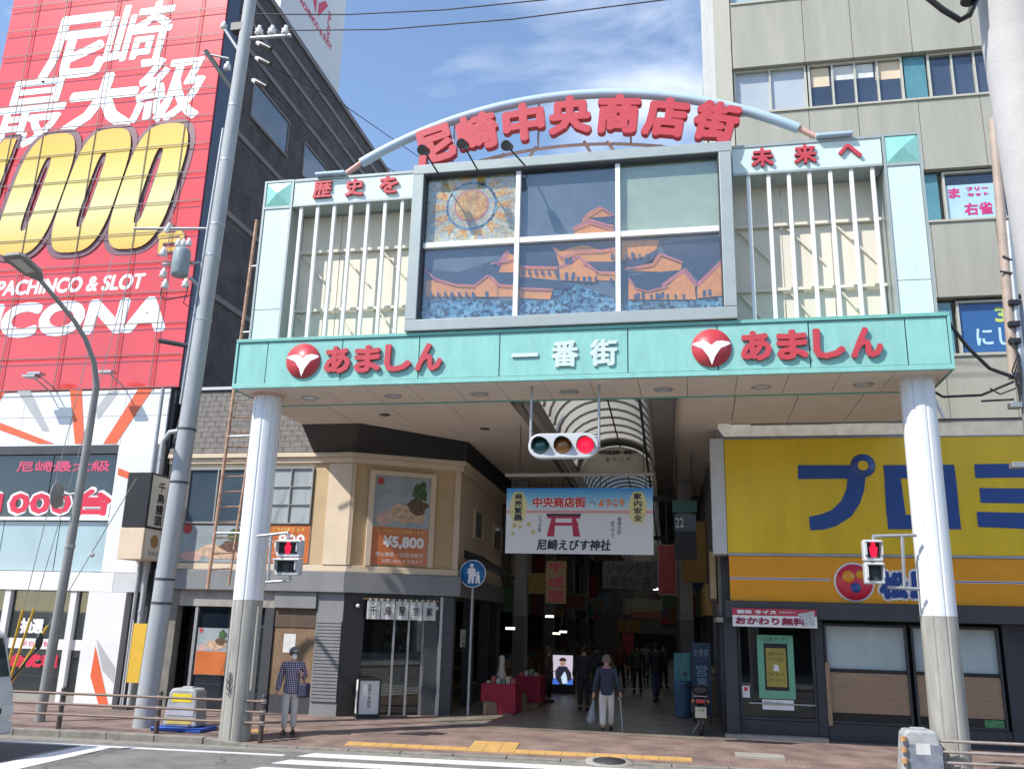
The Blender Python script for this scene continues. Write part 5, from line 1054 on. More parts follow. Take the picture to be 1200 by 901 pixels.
p = at(211,856,z=.12); barrier((p.x,p.y+.15,.12), .9, 'grey crash cushion with yellow stickers on a blue base by the left rail', True, [(-.22,.56,.22,.72,mat('sticker_yellow', (.75,.6,.03), .5)),(-.28,.14,.26,.24,mat('sticker_gold', (.6,.45,.12), .5)),(-.3,.3,.3,.5,mat('sticker_lilac', (.42,.42,.5), .5))])
bar2 = barrier((5.98,.28,.06), .8, 'weathered grey crash cushion at the end of the right rail', False, [(-.25,.2,.3,.6,mat('sticker_slate', (.2,.22,.27), .5, var=.3, scale=9)),(-.1,.45,.12,.62,mat('sticker_white', (.6,.6,.58), .5))])
for k in range(4): MB().cyl((5.98-.29,.03,.2+.17*k),(5.98-.29,.03,.27+.17*k),.05,n=10).build('reflector', mat('reflector_amber', (.5,.28,.12), .4), bar2)
# ------------------------------------------------------------------ signs on the pavement and goods
p = at(548,838,z=.126); ps = thing('pedestrian_sign', 'round blue sign with white adult and child on a grey pole', 'sign', p)
FP = FY(p.y-.06); c = FP.hit(554,672); MB().cyl((p.x,p.y,.12),(c[0],p.y,c[1]+.3),.032,n=12).build('pole', grey, ps)
Fc = FR(FP(c[0],c[1],0),(1,0,0)); MB().lathe(Fc, [(0,.01),(.36,.01),(.36,-.01),(0,-.01)], 36).build('plate', mat('sign_blue2', (.015,.16,.42), .35, var=.05), ps); MB().lathe(Fc, [(.335,.0115),(.352,.0115)], 36).build('rim', swhite, ps)
pc = MB(); X, Z = c
pc.prism(FP, [(X-.03+.05*math.cos(t),Z+.21+.055*math.sin(t)) for t in [math.pi*k/6 for k in range(12)]], .011, .015).prism(FP, [(X-.12,Z+.14),(X+.06,Z+.14),(X+.1,Z-.05),(X+.05,Z-.06),(X+.03,Z-.25),(X-.02,Z-.25),(X-.03,Z-.08),(X-.06,Z-.25),(X-.12,Z-.25),(X-.1,Z-.0),(X-.14,Z-.0)], .011, .015)
pc.prism(FP, [(X+.14+.035*math.cos(t),Z+.02+.04*math.sin(t)) for t in [math.pi*k/6 for k in range(12)]], .011, .015).prism(FP, [(X+.1,Z-.03),(X+.19,Z-.03),(X+.2,Z-.25),(X+.15,Z-.25),(X+.14,Z-.15),(X+.12,Z-.25),(X+.08,Z-.25)], .011, .015); pc.build('figures', swhite, ps)
# noren curtain
nor = thing('shop_curtain', 'short white shop curtain with black characters over the sweet shop door', 'curtain', CH(1.3,2.4,.15))
a0, a1, b0, b1 = CH.rect(429,703,509,727); a0 += .0; n5 = 5; wv = (a1-a0)/n5
for k in range(n5):
    mb = MB(); mb.smooth = True; vv = []; nx = 8
    for z in (b1,b0):
        for i in range(nx+1): vv.append(CH(a0+wv*k+.01+(wv-.02)*i/nx, z, .14+.012*math.sin(i*1.5+k)*(1 if z == b0 else .3)))
    mb.add(vv, [(nx+1+i,nx+2+i,i+1,i) for i in range(nx)]); mb.build('cloth_panel', curtain, nor); text('千鳥屋宗家'[k], CH, a0+wv*k+.1, a0+wv*(k+1)-.1, b0+.1, b0+.32, black, nor, c0=.162, bold=.004)
    text('菓舗'[k % 2], CH, a0+wv*k+.16, a0+wv*(k+1)-.16, b0+.37, b0+.44, black, nor, c0=.162)
MB().cyl(CH(a0-.1,b1+.03,.14),CH(a1+.1,b1+.03,.14),.016,n=8).build('rod', woodm, nor)
for k in range(12): x = a0+(a1-a0)*(k+.5)/12; MB().fbox(CH,x-.02,x+.02,b1-.005,b1+.05,.118,.162).build('loop', curtain, nor)
# lit standing sign
ss = thing('standing_sign', 'white box sign with vertical characters standing by the shop door', 'sign', CH(.62,.12,.5))
bx('base', black, ss, CH, .42, .98, .12, .2, .1, .5); bx('box', mat('lightbox_white', (.72,.72,.70), .4, var=.03), ss, CH, .44, .96, .21, .98, .12, .48, .01)
fr_ = MB()
for (x,y) in ((.44,.12),(.96,.12),(.44,.48),(.96,.48)): fr_.fbox(CH,x-.02,x+.02,.2,1.02,y-.02,y+.02)
fr_.fbox(CH,.46,.94,.985,1.02,.1,.5); fr_.build('frame', black, ss); vtext('銘菓千鳥饅頭', CH, .7, .9, .085, black, ss, c0=.483)
# projecting sign box of the sweet shop
vs_ = thing('projecting_sign', 'black and white upright box sign projecting between the hall and the sweet shop', 'sign', (-11.75,4.4,3.9))
xa, xb = at(150,560,y=3.95).x, at(172,600,y=3.95).x; zb1 = at(170,553,y=3.95).z; zb0 = at(160,655,y=3.95).z
zm = zb0+.36*(zb1-zb0); MB().box(xa,xb,3.95,4.85,zm,zb1).build('upper_box', black, vs_, .01); MB().box(xa-.01,xb+.01,3.94,4.86,zb0,zm-.01).build('lower_box', beige, vs_, .01)
FV = FR((xb,3.95,0),(0,1,0)); bx('face', mat('sign_face_cream', (.66,.63,.55), .5, var=.04), vs_, FV, .08, .84, zm+.05, zb1-.06, .0, .012); bx('face', mat('sign_face_cream', (.66,.63,.55), .5), vs_, FV, .08, .84, zb0+.05, zm-.07, .011, .02)
vtext('千鳥饅頭', FV, .52, zb1-.2, .27, black, vs_, w=.34, c0=.014, bold=.01); MB().lathe(FR(FV(.46,(zb0+zm)/2+.08,0),(0,1,0)), [(0,.024),(.17,.024)], 20).build('emblem', mat('emblem_brown', (.35,.19,.06), .5), vs_); text('総本店', FV, .25, .7, zb0+.12, zb0+.24, black, vs_, c0=.022)
for z in (zb0+.25,zb1-.25): MB().box(-11.45-.3,-11.44,4.86,4.98,z-.03,z+.03).build('wall_bracket', steel, vs_)
# pipes between hall and shop
pp = thing('drain_pipe', 'grey drain pipes in the gap between gaming hall and sweet shop', 'pipe', (-11.6,4.7,.12))
MB().tube([(-11.62,4.7,.12),(-11.62,4.7,6.9),(-11.45,4.7,7.15),(-11.1,4.75,7.2)], .07, 10).build('pipe', grey, pp); MB().tube([(-11.85,4.72,.12),(-11.85,4.72,8.4)], .05, 8).build('pipe', steel, pp)
for z in (1.2,2.4,4.8,6.4): MB().cyl((-11.62,4.7,z),(-11.62,4.7,z+.08),.085,n=12).build('pipe_joint', steel, pp)
yb = at(161,765,y=4.2); nb_ = thing('vertical_banner', 'narrow yellow upright banner behind the utility pole', 'banner', (yb.x,4.2,.12))
a0, a1, b0, b1 = FY(4.2).rect(157,730,166,800); a1 = max(a1,a0+.25); mb = MB(); mb.fbox(FY(4.2),a0,a1,b0,b1,-.01,0); mb.build('cloth', mat('banner_yellow', (.68,.42,.04), .7, var=.08), nb_); MB().cyl((a0-.02,4.2,.12),(a0-.02,4.2,b1+.08),.012,n=6).build('pole', white, nb_); MB().box(a0-.2,a0+.2,4.05,4.35,.12,.2).build('base', dkmetal, nb_)
# rice banner of the restaurant
rb_ = thing('promotion_banner', 'red and white banner about free refills over the restaurant door', 'banner', (3.9,4.45,2.3))
FRb = FY(4.42); a0, a1, b0, b1 = FRb.rect(858,712,958,736); zs_ = b0+.62*(b1-b0)
bx('upper_cloth', mat('banner_crimson', (.48,.05,.08), .6), rb_, FRb, a0, a1, zs_, b1, -.01, 0); bx('lower_cloth', swhite, rb_, FRb, a0, a1, b0, zs_-.002, -.01, 0)
text('新米 ライス', FRb, a0+.1, a0+.95, zs_+.03, b1-.03, swhite, rb_, bold=.008); text('営業時間中', FRb, a0+1.0, a0+1.35, zs_+.06, b1-.05, swhite, rb_); text('おかわり無料', FRb, a0+.06, a0+1.55, b0+.04, zs_-.03, mat('print_wine', (.30,.03,.07), .5), rb_, bold=.012)
MB().prism(FRb, [(a1-.4,zs_+.05),(a1-.05,zs_+.12),(a1-.05,b0+.05),(a1-.3,b0+.04)], .002, .006).build('rice_bowl_print', mat('print_bowl', (.5,.52,.52), .5, var=.3, scale=12), rb_)
# stalls with red cloths
def stall(p, wx, wy, h, label, side):
    t = thing('draped_table', label, 'table', p, 'red draped stalls at the sweet shop'); x, y, z = p
    bx('tabletop', woodm, t, FY(y), x-wx/2, x+wx/2, z+h-.04, z+h, -wy, 0)
    cl_ = MB(); cl_.smooth = False; nn = 24; per = []
    for i in range(nn): per.append((x-wx/2-.02+(wx+.04)*i/nn, y-.02))
    for i in range(nn+1): per.append((x+wx/2+.02, y-.02+(wy+.04)*i/nn))
    vv = [(a,b,z+h+.004) for a,b in per]+[(a+.015*math.sin(i*1.1),b-.015*math.cos(i*.9),z+h-(.42 if i < 12 else .70)+.02*math.sin(i*.4)) for i,(a,b) in enumerate(per)]
    k = len(per); cl_.add(vv, [(i,i+1,k+i+1,k+i) for i in range(k-1)]); cl_.add([(x-wx/2-.02,y-.02,z+h+.004),(x+wx/2+.02,y-.02,z+h+.004),(x+wx/2+.02,y+wy,z+h+.004),(x-wx/2-.02,y+wy,z+h+.004)], [(0,1,2,3)])
    cl_.build('cloth', mat('red_cloth', (.34,.018,.045), .8, var=.12, scale=4), t)
    bx('crate', mat('cardboard', (.30,.20,.12), .8, var=.1), t, FY(y), x-wx/2+.03, x+wx/2-.02, z, z+h-.05, -wy+.1, -.03)
    return t
p = at(583,837,z=.126); stall((p.x,p.y,.126), .86, .9, .74, 'nearer red draped stall with boxed sweets beside the blue sign', 1)
x, y = p.x, p.y
for k in range(6):
    q = bx('sweets_box', mat('sweets%d' % (k % 4), (.5,.42,.3), .6), None, FY(y), x-.36+.13*k, x-.26+.13*k, .872, .93+.06*((k*2) % 3), -.5, -.2); tag(q, ['small cream box at the left end of the nearer stall','second small box on the nearer stall','third small box on the nearer stall','fourth small box on the nearer stall','fifth small box on the nearer stall','small box at the right end of the nearer stall'][k], 'box', 'boxes on the nearer stall')
doll = thing('display_figure', 'pale cone shaped display tower on the nearer red stall', 'display', (x-.05,y+.45,.87)); MB().lathe(FR((x-.05,y+.6,.872),(1,0,0),(0,1,0)), [(.16,0),(.15,.12),(.1,.3),(.07,.5),(.09,.6),(.06,.68),(0,.7)], 14).build('body', mat('pale_wrap', (.5,.42,.36), .7, var=.3, scale=12), doll); MB().box(x-.22,x+.12,y+.42,y+.78,.87,.905).build('tray', woodm, doll)
p = at(618,829,z=.126); stall((p.x,p.y,.126), .66, 1.0, .84, 'farther red draped stall inside the arcade behind the first', 1)
for k in range(4): tag(MB().box(p.x-.28+.14*k,p.x-.18+.14*k,p.y+.2,p.y+.5,.97,1.05+.05*(k % 3)).build('sweets_box', MATS['sweets%d' % ((k+1) % 4)]), ['leftmost box on the farther red stall','second box on the farther red stall','third box on the farther red stall','rightmost box on the farther red stall'][k], 'box', 'boxes on the farther stall')
# digital sign
yd = 15.0; FD = FY(yd); a0, a1, b0, b1 = FD.rect(648,767,671,802); ds = thing('digital_sign', 'upright lit screen showing a person in dark jacket, standing in the arcade', 'screen', ((a0+a1)/2,yd,.126))
bx('stand', black, ds, FD, a0-.06, a1+.06, .126, b1+.08, -.18, -.015, .01)
scr = lambda n_, c, e: mat(n_, c, .3, var=.15, scale=4, emit=e)
bx('screen', scr('screen_lilac', (.62,.55,.66), .55), ds, FD, a0, a1, b0, b1, -.014, .0); w, h = a1-a0, b1-b0
bx('screen_floor', scr('screen_blue', (.06,.16,.65), .6), ds, FD, a0, a1, b0, b0+.2*h, .001, .003)
def pic(pts, m, c): MB().prism(FD, [(a0+u*w,b0+v*h) for u,v in pts], c-.002, c).build('picture', m, ds)
pic([(.15,.2),(.12,.45),(.3,.62),(.7,.62),(.92,.4),(.95,.2),(.6,.0),(.35,.0)], scr('screen_dark', (.05,.05,.09), .25), .005); pic([(.42,.25),(.6,.45),(.7,.3),(.75,.05),(.5,.02)], scr('screen_pale', (.55,.7,.85), .6), .0075)
pic([(.5+.15*math.cos(t),.73+.11*math.sin(t)) for t in [math.pi*k/8 for k in range(16)]], scr('screen_skin', (.5,.3,.24), .45), .007); pic([(.5+.19*math.cos(t),.80+.12*math.sin(t)) for t in [math.pi*k/8 for k in range(9)]], scr('screen_hair', (.06,.04,.05), .2), .009)
# bins and board on the right of the arcade mouth
p = at(801,840,z=.126); bn = thing('blue_bin', 'blue round bin with turquoise panel above, right side of the arcade', 'bin', p); F = FR(p,(1,0,0),(0,1,0)); MB().lathe(F, [(0,.0),(.2,.0),(.23,.05),(.24,.85),(.26,.9),(0,.9)], 24).build('body', mat('bin_blue', (.07,.14,.22), .5, var=.1), bn); MB().box(p.x-.22,p.x+.22,p.y-.1,p.y+.1,1.03,1.75).build('panel', mat('bin_turquoise', (.08,.26,.27), .5, var=.35, scale=6), bn, .02)
p = at(824,846,z=.126); bo = thing('advert_board', 'dark blue standing board with pale writing by the restaurant corner', 'sign', p); FA = FY(p.y); bx('board', mat('board_navy', (.03,.06,.11), .5, var=.1), bo, FA, p.x-.24, p.x+.24, .3, 2.05, -.06, 0, .01)
for x in (-.2,.2): MB().box(p.x+x-.02,p.x+x+.02,p.y-.2,p.y+.2,.126,.3).build('foot', black, bo)
vtext('営業中', FA, p.x, 1.5, .28, mat('print_greyblue', (.3,.4,.48), .5), bo, c0=.004); text('お食事', FA, p.x-.18, p.x+.18, 1.7, 1.9, MATS['print_greyblue'], bo)
# scooter seen from behind
p = at(822,863,z=.126); sco = thing('scooter', 'black delivery scooter seen from behind, parked at the arcade mouth', 'scooter', p); X, Y = p.x, p.y
def wheel(y): 
    Fw = FR((X,y,.41),(0,1,0)); t = MB().lathe(Fw, [(.2,-.045),(.25,-.05),(.285,-.02),(.285,.02),(.25,.05),(.2,.045)], 28).build('tyre', black, sco); MB().lathe(Fw, [(.2,-.04),(.2,.04)], 28).cyl((X-.06,y,.41),(X+.06,y,.41),.05,n=12).build('rim', steel, t)
    for k in range(8): a = math.pi*k/4; MB().cyl((X,y,.41),(X,y+.2*math.cos(a),.41+.2*math.sin(a)),.007,n=4).build('spoke', steel, t)
wheel(Y+.3); wheel(Y+1.5)
mb = MB(); prof = [(Y-.02,.72),(Y+.1,.95),(Y+.5,.98),(Y+.85,.9),(Y+1.05,.62),(Y+1.3,.5),(Y+1.3,.42),(Y+.9,.42),(Y+.55,.6),(Y+.15,.62)]; mb.prism(FR((X,0,0),(0,1,0)), prof, -.13, .13); mb.build('body', mat('scooter_black', (.025,.025,.03), .3, coat=.5), sco, .04)
MB().box(X-.15,X+.15,Y+.2,Y+.85,.985,1.06).build('seat', black, sco, .03); MB().ball((X,Y+.08,1.08),.17,12,8,(1,.9,.75),cut=-.09).build('rear_bag', black, sco); MB().tube([(X-.13,Y+.4,.98),(X-.14,Y-.1,.97),(X+.14,Y-.1,.97),(X+.13,Y+.4,.98)], .012, 6).build('rack', steel, sco)
MB().box(X-.09,X+.09,Y-.07,Y-.02,.82,.9).build('tail_light', mat('tail_red', (.45,.02,.02), .25, coat=.5), sco, .015); bx('number_plate', mat('plate_pale', (.55,.52,.40), .5), sco, FY(Y-.05), X-.12, X+.12, .52, .74, 0, .01)
text('尼崎', FY(Y-.05), X-.08, X+.08, .65, .71, mat('print_green', (.05,.2,.1), .5), sco, c0=.012); 
for s in (-1,1): MB().ball((X+s*.16,Y-.0,.86),.035,8,6).build('indicator', mat('indicator_orange', (.5,.2,.03), .3), sco)
MB().prism(FR((X,0,0),(0,1,0)), [(Y+.0,.6),(Y+.15,.73),(Y+.45,.72),(Y+.45,.69),(Y+.16,.7),(Y+.02,.58)], -.07, .07).build('rear_fender', black, sco)
MB().tube([(X-.34,Y+1.05,1.12),(X-.1,Y+1.2,1.08),(X+.1,Y+1.2,1.08),(X+.34,Y+1.05,1.12)], .018, 8).build('handlebar', black, sco); MB().prism(FY(Y+1.25), [(X-.22,.5),(X+.22,.5),(X+.2,1.0),(X+.1,1.1),(X-.1,1.1),(X-.2,1.0)], -.05, .0).build('leg_shield', dkmetal, sco, .02)
MB().cyl((X,Y+1.25,1.05),(X,Y+1.5,.41),.035,n=8).build('fork', steel, sco)
for s in (-1,1): m_ = MB().cyl((X+s*.25,Y+1.1,1.1),(X+s*.33,Y+1.12,1.35),.008,n=5).build('mirror_stem', black, sco); MB().ball((X+s*.34,Y+1.1,1.38),.06,10,6,(1,.3,.7)).build('mirror', black, m_)
MB().cyl((X-.02,Y+.5,.4),(X-.2,Y+.45,.13),.012,n=5).build('stand', steel, sco)
# white van nose at the left edge
vx = at(18,800,y=-2.15).x; van = thing('white_van', 'silver white van with black mirrors, only its nose at the left edge', 'van', (vx-1.6,-2.9,0))
vw = mat('van_white', (.55,.57,.57), .3, var=.03, coat=.8); FVn = FR((0,-2.1,0),(1,0,0))
prof = [(vx-3.4,.35),(vx-.1,.35),(vx,.45),(vx,.8),(vx-.03,1.05),(vx-.1,1.2),(vx-.36,1.98),(vx-.5,2.06),(vx-3.35,2.08),(vx-3.45,1.9)]
MB().prism(FVn, prof, 0, 1.4).build('body', vw, van, .06)
gm = mat('van_glass', (.03,.045,.05), .04, var=.1, spec=.9, coat=.5)
MB().prism(FVn, [(vx-.22,1.22),(vx-.45,1.88),(vx-1.5,1.9),(vx-1.5,1.22)], 1.404, 1.412).build('side_window', gm, van)
def vq(pts, m, nm): MB().add([Vector(p) for p in pts], [(0,1,2,3)]).build(nm, m, van)
nw_ = Vector((.95,0,.31))*.012
vq([Vector((vx-.125,-3.42,1.275))+nw_,Vector((vx-.125,-2.18,1.275))+nw_,Vector((vx-.34,-2.22,1.92))+nw_,Vector((vx-.34,-3.38,1.92))+nw_], gm, 'windscreen')
MB().tube([Vector((vx-.12,-2.7,1.27))+nw_*3,Vector((vx-.16,-3.2,1.42))+nw_*3], .012, 5).build('wiper', black, van); bx('number_plate', swhite, van, FR((vx+.05,-2.8,0),(0,1,0)), -.17, .17, .4, .52, .002, .01)
MB().fbox(FR((vx,-2.8,0),(0,1,0)), -.4, .4, .68, .76, .0, .02).build('grille', black, van)
for y in (-2.25,-3.2): MB().box(vx-.02,vx+.015,y-.14,y+.14,.62,.82).build('headlight', mat('headlight', (.6,.62,.62), .15, coat=1), van, .01)
MB().box(vx-.06,vx+.05,-3.5,-2.1,.33,.55).build('bumper', vw, van, .04)
for xx in (vx-.6,vx-2.9): t = MB().cyl((xx,-2.25,.29),(xx,-2.07,.29),.29,n=28).build('wheel', black, van); MB().cyl((xx,-2.1,.29),(xx,-2.06,.29),.18,n=24).build('rim', steel, t)
pm = at(46,751,y=-2.0); MB().tube([(vx-.25,-2.15,1.0),(pm.x-.15,-2.0,pm.z-.28),(pm.x,-2.0,pm.z-.12)], .018, 6).build('mirror_arm', black, van); MB().ball(pm,.15,14,10,(.35,.5,1)).build('mirror', black, van); q = at(45,775,y=-2.0); MB().ball(q,.06,10,8,(1.1,.8,.6)).build('under_mirror', black, van)
# poles and cables at the right edge
npole = thing('near_pole', 'large pale concrete pole close to the camera at the top right edge', 'utility pole', (5.6,-11.2,.1))
e0, e1 = at(1145,0,y=-11.2), at(1183,230,y=-11.2); e2 = e1+(e1-e0)*((.1-e1.z)/(e1.z-e0.z)); r_ = .2
nm_ = mat('near_concrete', (.50,.49,.48), .75, var=.10, scale=3, bump=.15, bscale=60)
off_ = Vector((.2,.04,0)); A = Vector((e2.x,-11.2,.05))+off_; T_ = e0+(e0-e1)*.8+off_; MB().cyl(A,T_,.215,.185,32).build('shaft', nm_, npole)
MB().tube([at(1080,-8,y=-11.3),at(1105,12,y=-11.3),at(1125,24,y=-11.3),at(1136,18,y=-11.3),at(1143,2,y=-11.3),at(1140,-20,y=-11.3)], .02, 8).build('cable_loop', black, npole); p = at(1135,3,y=-11.3); MB().cyl(p,p+Vector((.05,0,.4)),.05,n=10).build('cable_joint', black, npole)
sp_ = thing('service_pole', 'thin grey service pole with cable clamps right of the gate', 'utility pole', (at(1190,450,y=.9).x,.9,.12))
s0_, s1_ = at(1200,585,y=.9), at(1181,260,y=.9); MB().cyl((s0_.x+.02,.9,.1),s1_,.07,.06,14).build('shaft', steel, sp_); t0_, t1_ = at(1188,440,y=.95), at(1164,140,y=.95); MB().cyl(t0_,t1_,.09,n=12).build('riser', mat('tan_pipe', (.42,.33,.27), .6, var=.15), sp_)
for (px,py) in ((1188,355),(1188,380),(1189,400),(1190,440),(1190,475),(1192,545)): q = at(px,py,y=.85); MB().box(q.x-.1,q.x+.1,.78,.98,q.z-.05,q.z+.05).build('clamp', steel if py > 420 else black, sp_, .01)
for (px,py,qx,qy) in ((1150,470,1188,468),(1175,300,1186,305),(1172,318,1186,320)): MB().cyl(at(px,py,y=.85),at(qx,qy,y=.85),.02,n=6).build('step_bolt', dkmetal, sp_)
for k in range(6): MB().tube([at(1184+k*2,395+4*k,y=.8),at(1193+k,415+6*k,y=.75),at(1186+2*k,435+5*k,y=.78),at(1195,455+4*k,y=.8)], .016, 5).build('cable_bundle', black, sp_)
wire('thick black cable from the gate corner to the service pole', [at(1112,378,y=.3),at(1135,408,y=.4),at(1160,432,y=.6),at(1188,442,y=.8)], .035, 'cable', 'cables at the gate corner')
wire('sagging black cable below the gate corner at right', [at(1088,455,y=.6),at(1105,465,y=.6),at(1150,463,y=.7),at(1188,447,y=.8)], .025, 'cable', 'cables at the gate corner')
wire('thin cable dropping from the service pole to the left', [at(1160,455,y=.7),at(1172,462,y=.7),at(1190,455,y=.8)], .015, 'cable', 'cables at the gate corner')
tag(MB().cyl(at(1092,460,y=.75),at(1106,490,y=.75),.03,n=8).build('cable_strut', white), 'short white strut under the right end of the gate', 'strut')
# ------------------------------------------------------------------ people
skin = mat('skin', (.45,.27,.19), .6, var=.06, scale=20); hairm = mat('dark_hair', (.02,.017,.015), .6, var=.2, scale=30); hairg = mat('grey_hair', (.14,.10,.08), .7, var=.3, scale=30)
def skinmesh(name, pts, edges, m, parent, root=0, sub=2):
    me = bpy.data.meshes.new(name); me.from_pydata([p for p, r in pts], edges, []); o = bpy.data.objects.new(name, me); COL.objects.link(o)
    md = o.modifiers.new('s', 'SKIN'); md.use_smooth_shade = True; o.modifiers.new('u', 'SUBSURF').levels = sub; o.modifiers['u'].render_levels = sub
    for i, (p, r) in enumerate(pts):
        v = me.skin_vertices[0].data[i]; v.radius = r if isinstance(r, tuple) else (r, r); v.use_root = i == root
    n_me = bpy.data.meshes.new_from_object(o.evaluated_get(bpy.context.evaluated_depsgraph_get())); bpy.data.objects.remove(o); n_me.materials.clear(); n_me.materials.append(m)
    q = bpy.data.objects.new(name, n_me); COL.objects.link(q); ORG[q.name] = ORG[parent.name].copy(); q.parent = parent
    return q
def person(loc, rz, label, top, bottom, hair, H=1.66, arms=None, legs=((.02,0),(-.02,0)), lean=0, coat=False, fingers=True, group=None, shoes=black, loose=0):
    """arms: per side (elbow, wrist) offsets from the shoulder; legs: per side (knee y, ankle y)"""
    t = thing('person', label, 'person', loc, group); s = H/1.66
    V = lambda x, y, z: (x*s, (y-lean*max(0,z-.9))*s, z*s)
    arms = arms or [((.05,.02,-.27),(.07,-.05,-.51)),((.05,.02,-.27),(.07,-.05,-.51))]
    P_ = [(V(0,0,.93),.115*s),(V(0,0,1.05),.115*s),(V(0,-.005,1.22),.125*s),(V(0,.0,1.36),.075*s),(V(0,-.01,1.44),.05*s),(V(0,-.02,1.50),.062*s),(V(0,-.025,1.57),(.075*s,.088*s)),(V(0,-.02,1.63),.05*s)]
    E = [(0,1),(1,2),(2,3),(3,4),(4,5),(5,6),(6,7)]; shirt = [(V(0,0,.77),.19*s),(V(0,0,1.03),.155*s),(V(0,-.005,1.22),.165*s),(V(0,0,1.36),.105*s),(V(0,-.008,1.41),.065*s),(V(0,0,.86),.178*s)]; SE = [(0,5),(5,1),(1,2),(2,3),(3,4)]
    if coat: shirt[0] = (V(0,0,.55),.19*s); shirt[1] = (V(0,0,1.0),.16*s)
    trou = [(V(0,0,1.03),.12*s),(V(0,0,.88),.13*s)]; TE = [(0,1)]; hands = []
    for k, sx in enumerate((-1,1)):
        sh = Vector((sx*.18,0,1.345)); e_, w_ = arms[k]; el = sh+Vector((sx*e_[0],e_[1],e_[2])); wr = sh+Vector((sx*w_[0],w_[1],w_[2])); d = (wr-el).normalized()
        i = len(P_); P_ += [(V(*sh),.055*s),(V(*el),.04*s),(V(*wr),.027*s),(V(*(wr+d*.05)),(.022*s,.034*s)),(V(*(wr+d*.09)),(.016*s,.034*s))]; E += [(2 if False else 3,i),(i,i+1),(i+1,i+2),(i+2,i+3),(i+3,i+4)]
        if fingers:
            hp = wr+d*.085
            for f_ in range(4):
                b_ = hp+Vector((0,-.027+.018*f_,0)); i2 = len(P_); P_ += [(V(*(b_+d*.035)),.009*s),(V(*(b_+d*(.06+.008*(1-abs(f_-1.5)))+Vector((-sx*.012,0,0)))),.008*s)]; E += [(i+4,i2),(i2,i2+1)]
            i2 = len(P_); P_ += [(V(*(wr+d*.045+Vector((-sx*.01,-.045,0)))),.011*s),(V(*(wr+d*.08+Vector((-sx*.02,-.06,0)))),.009*s)]; E += [(i+3,i2),(i2,i2+1)]
        j = len(shirt); shirt += [(V(*sh),.082*s),(V(*el),.068*s),(V(*(wr-d*.01)),.05*s)]; SE += [(3,j),(j,j+1),(j+1,j+2)]
        ky, ay = legs[k]; hx = sx*.085
        i = len(P_); P_ += [(V(hx,0,.86),.085*s),(V(hx*1.05,ky-.01,.48),.055*s),(V(hx*1.05,ay,.10),.036*s),(V(hx*1.1,ay-.10,.045),.035*s)]; E += [(0,i),(i,i+1),(i+1,i+2),(i+2,i+3)]
        j = len(trou); trou += [(V(hx,0,.80),(.1+loose)*s),(V(hx*1.05,ky-.01,.48),(.075+loose)*s),(V(hx*1.05,ay,.12),(.062+loose)*s)]; TE += [(1,j),(j,j+1),(j+1,j+2)]
        sm_ = MB(); a_ = V(hx*1.1,ay-.06,.0); sm_.ball((a_[0],a_[1],.05*s),.13*s,12,8,(.40,1,.42),cut=-.048*s); q = sm_.build('shoe', shoes, None, local=True); q.parent = t; ORG[q.name] = ORG[t.name].copy()
        hands.append(V(*(wr+d*.09)))
    skinmesh('body', P_, E, skin, t); skinmesh('shirt', shirt, SE, top, t); skinmesh('trousers', trou, TE, bottom, t)
    if hair:
        hb = MB(); c = V(0,.018,1.585); hb.ball(c,.118*s,16,12,(.90,.95,1.05),cut=-.06*s); q = hb.build('hair', hair, None, local=True); q.parent = t; ORG[q.name] = ORG[t.name].copy()
    fc = V(0,-.115,1.55)
    t.rotation_euler.z = rz
    return t, hands, V
def lpart(mb, name, m, t):
    q = mb.build(name, m, None, local=True); q.parent = t; ORG[q.name] = ORG[t.name].copy(); return q
# plaid
pm_ = bpy.data.materials.new('plaid'); pm_.use_nodes = True; n_ = pm_.node_tree.nodes; l_ = pm_.node_tree.links; tc_ = n_.new('ShaderNodeTexCoord'); prev = None
for ax, sc2 in (('X',19),('Z',17)):
    w_ = n_.new('ShaderNodeTexWave'); w_.bands_direction = ax; w_.inputs['Scale'].default_value = sc2/2.2; l_.new(tc_.outputs['Object'], w_.inputs['Vector']); r_ = n_.new('ShaderNodeValToRGB'); r_.color_ramp.elements[0].position = .45; r_.color_ramp.elements[0].color = (.035,.03,.09,1) if ax == 'X' else (.22,.16,.26,1); r_.color_ramp.elements[1].position = .6; r_.color_ramp.elements[1].color = (.62,.55,.62,1) if ax == 'X' else (1,1,1,1); l_.new(w_.outputs[1], r_.inputs[0])
    if prev:
        mx_ = n_.new('ShaderNodeMix'); mx_.data_type = 'RGBA'; mx_.blend_type = 'MULTIPLY'; mx_.inputs[0].default_value = .85; l_.new(prev, mx_.inputs[6]); l_.new(r_.outputs[0], mx_.inputs[7]); l_.new(mx_.outputs[2], n_['Principled BSDF'].inputs[0])
    prev = r_.outputs[0]
n_['Principled BSDF'].inputs['Roughness'].default_value = .85
p = at(337,861,z=.12)
man, hands, V = person((p.x,p.y,.121), .45, 'person in plaid shirt, pale trousers, cap and white mask on the pavement', pm_, mat('pale_trousers', (.52,.49,.46), .85, var=.08, scale=8), hairg, 1.66, arms=[((.06,.03,-.27),(.1,-.02,-.52)),((.07,.06,-.25),(.0,-.2,-.16))], legs=((-.02,.02),(.0,.06)), lean=-.01)
mb = MB(); mb.ball(V(0,.0,1.605),.122,16,10,(.92,1.02,.8),cut=.0); mb.ball(V(0,-.12,1.61),.10,14,6,(.8,.9,.1)); lpart(mb, 'cap', mat('grey_cap', (.20,.19,.19), .85), man)
mb = MB(); mb.ball(V(0,-.075,1.515),.075,14,8,(.82,.62,.75)); lpart(mb, 'mask', mat('mask_white', (.75,.75,.74), .8), man)
for sx in (-1,1): lpart(MB().ball(V(sx*.032,-.098,1.565),.011,8,6), 'eye', black, man)
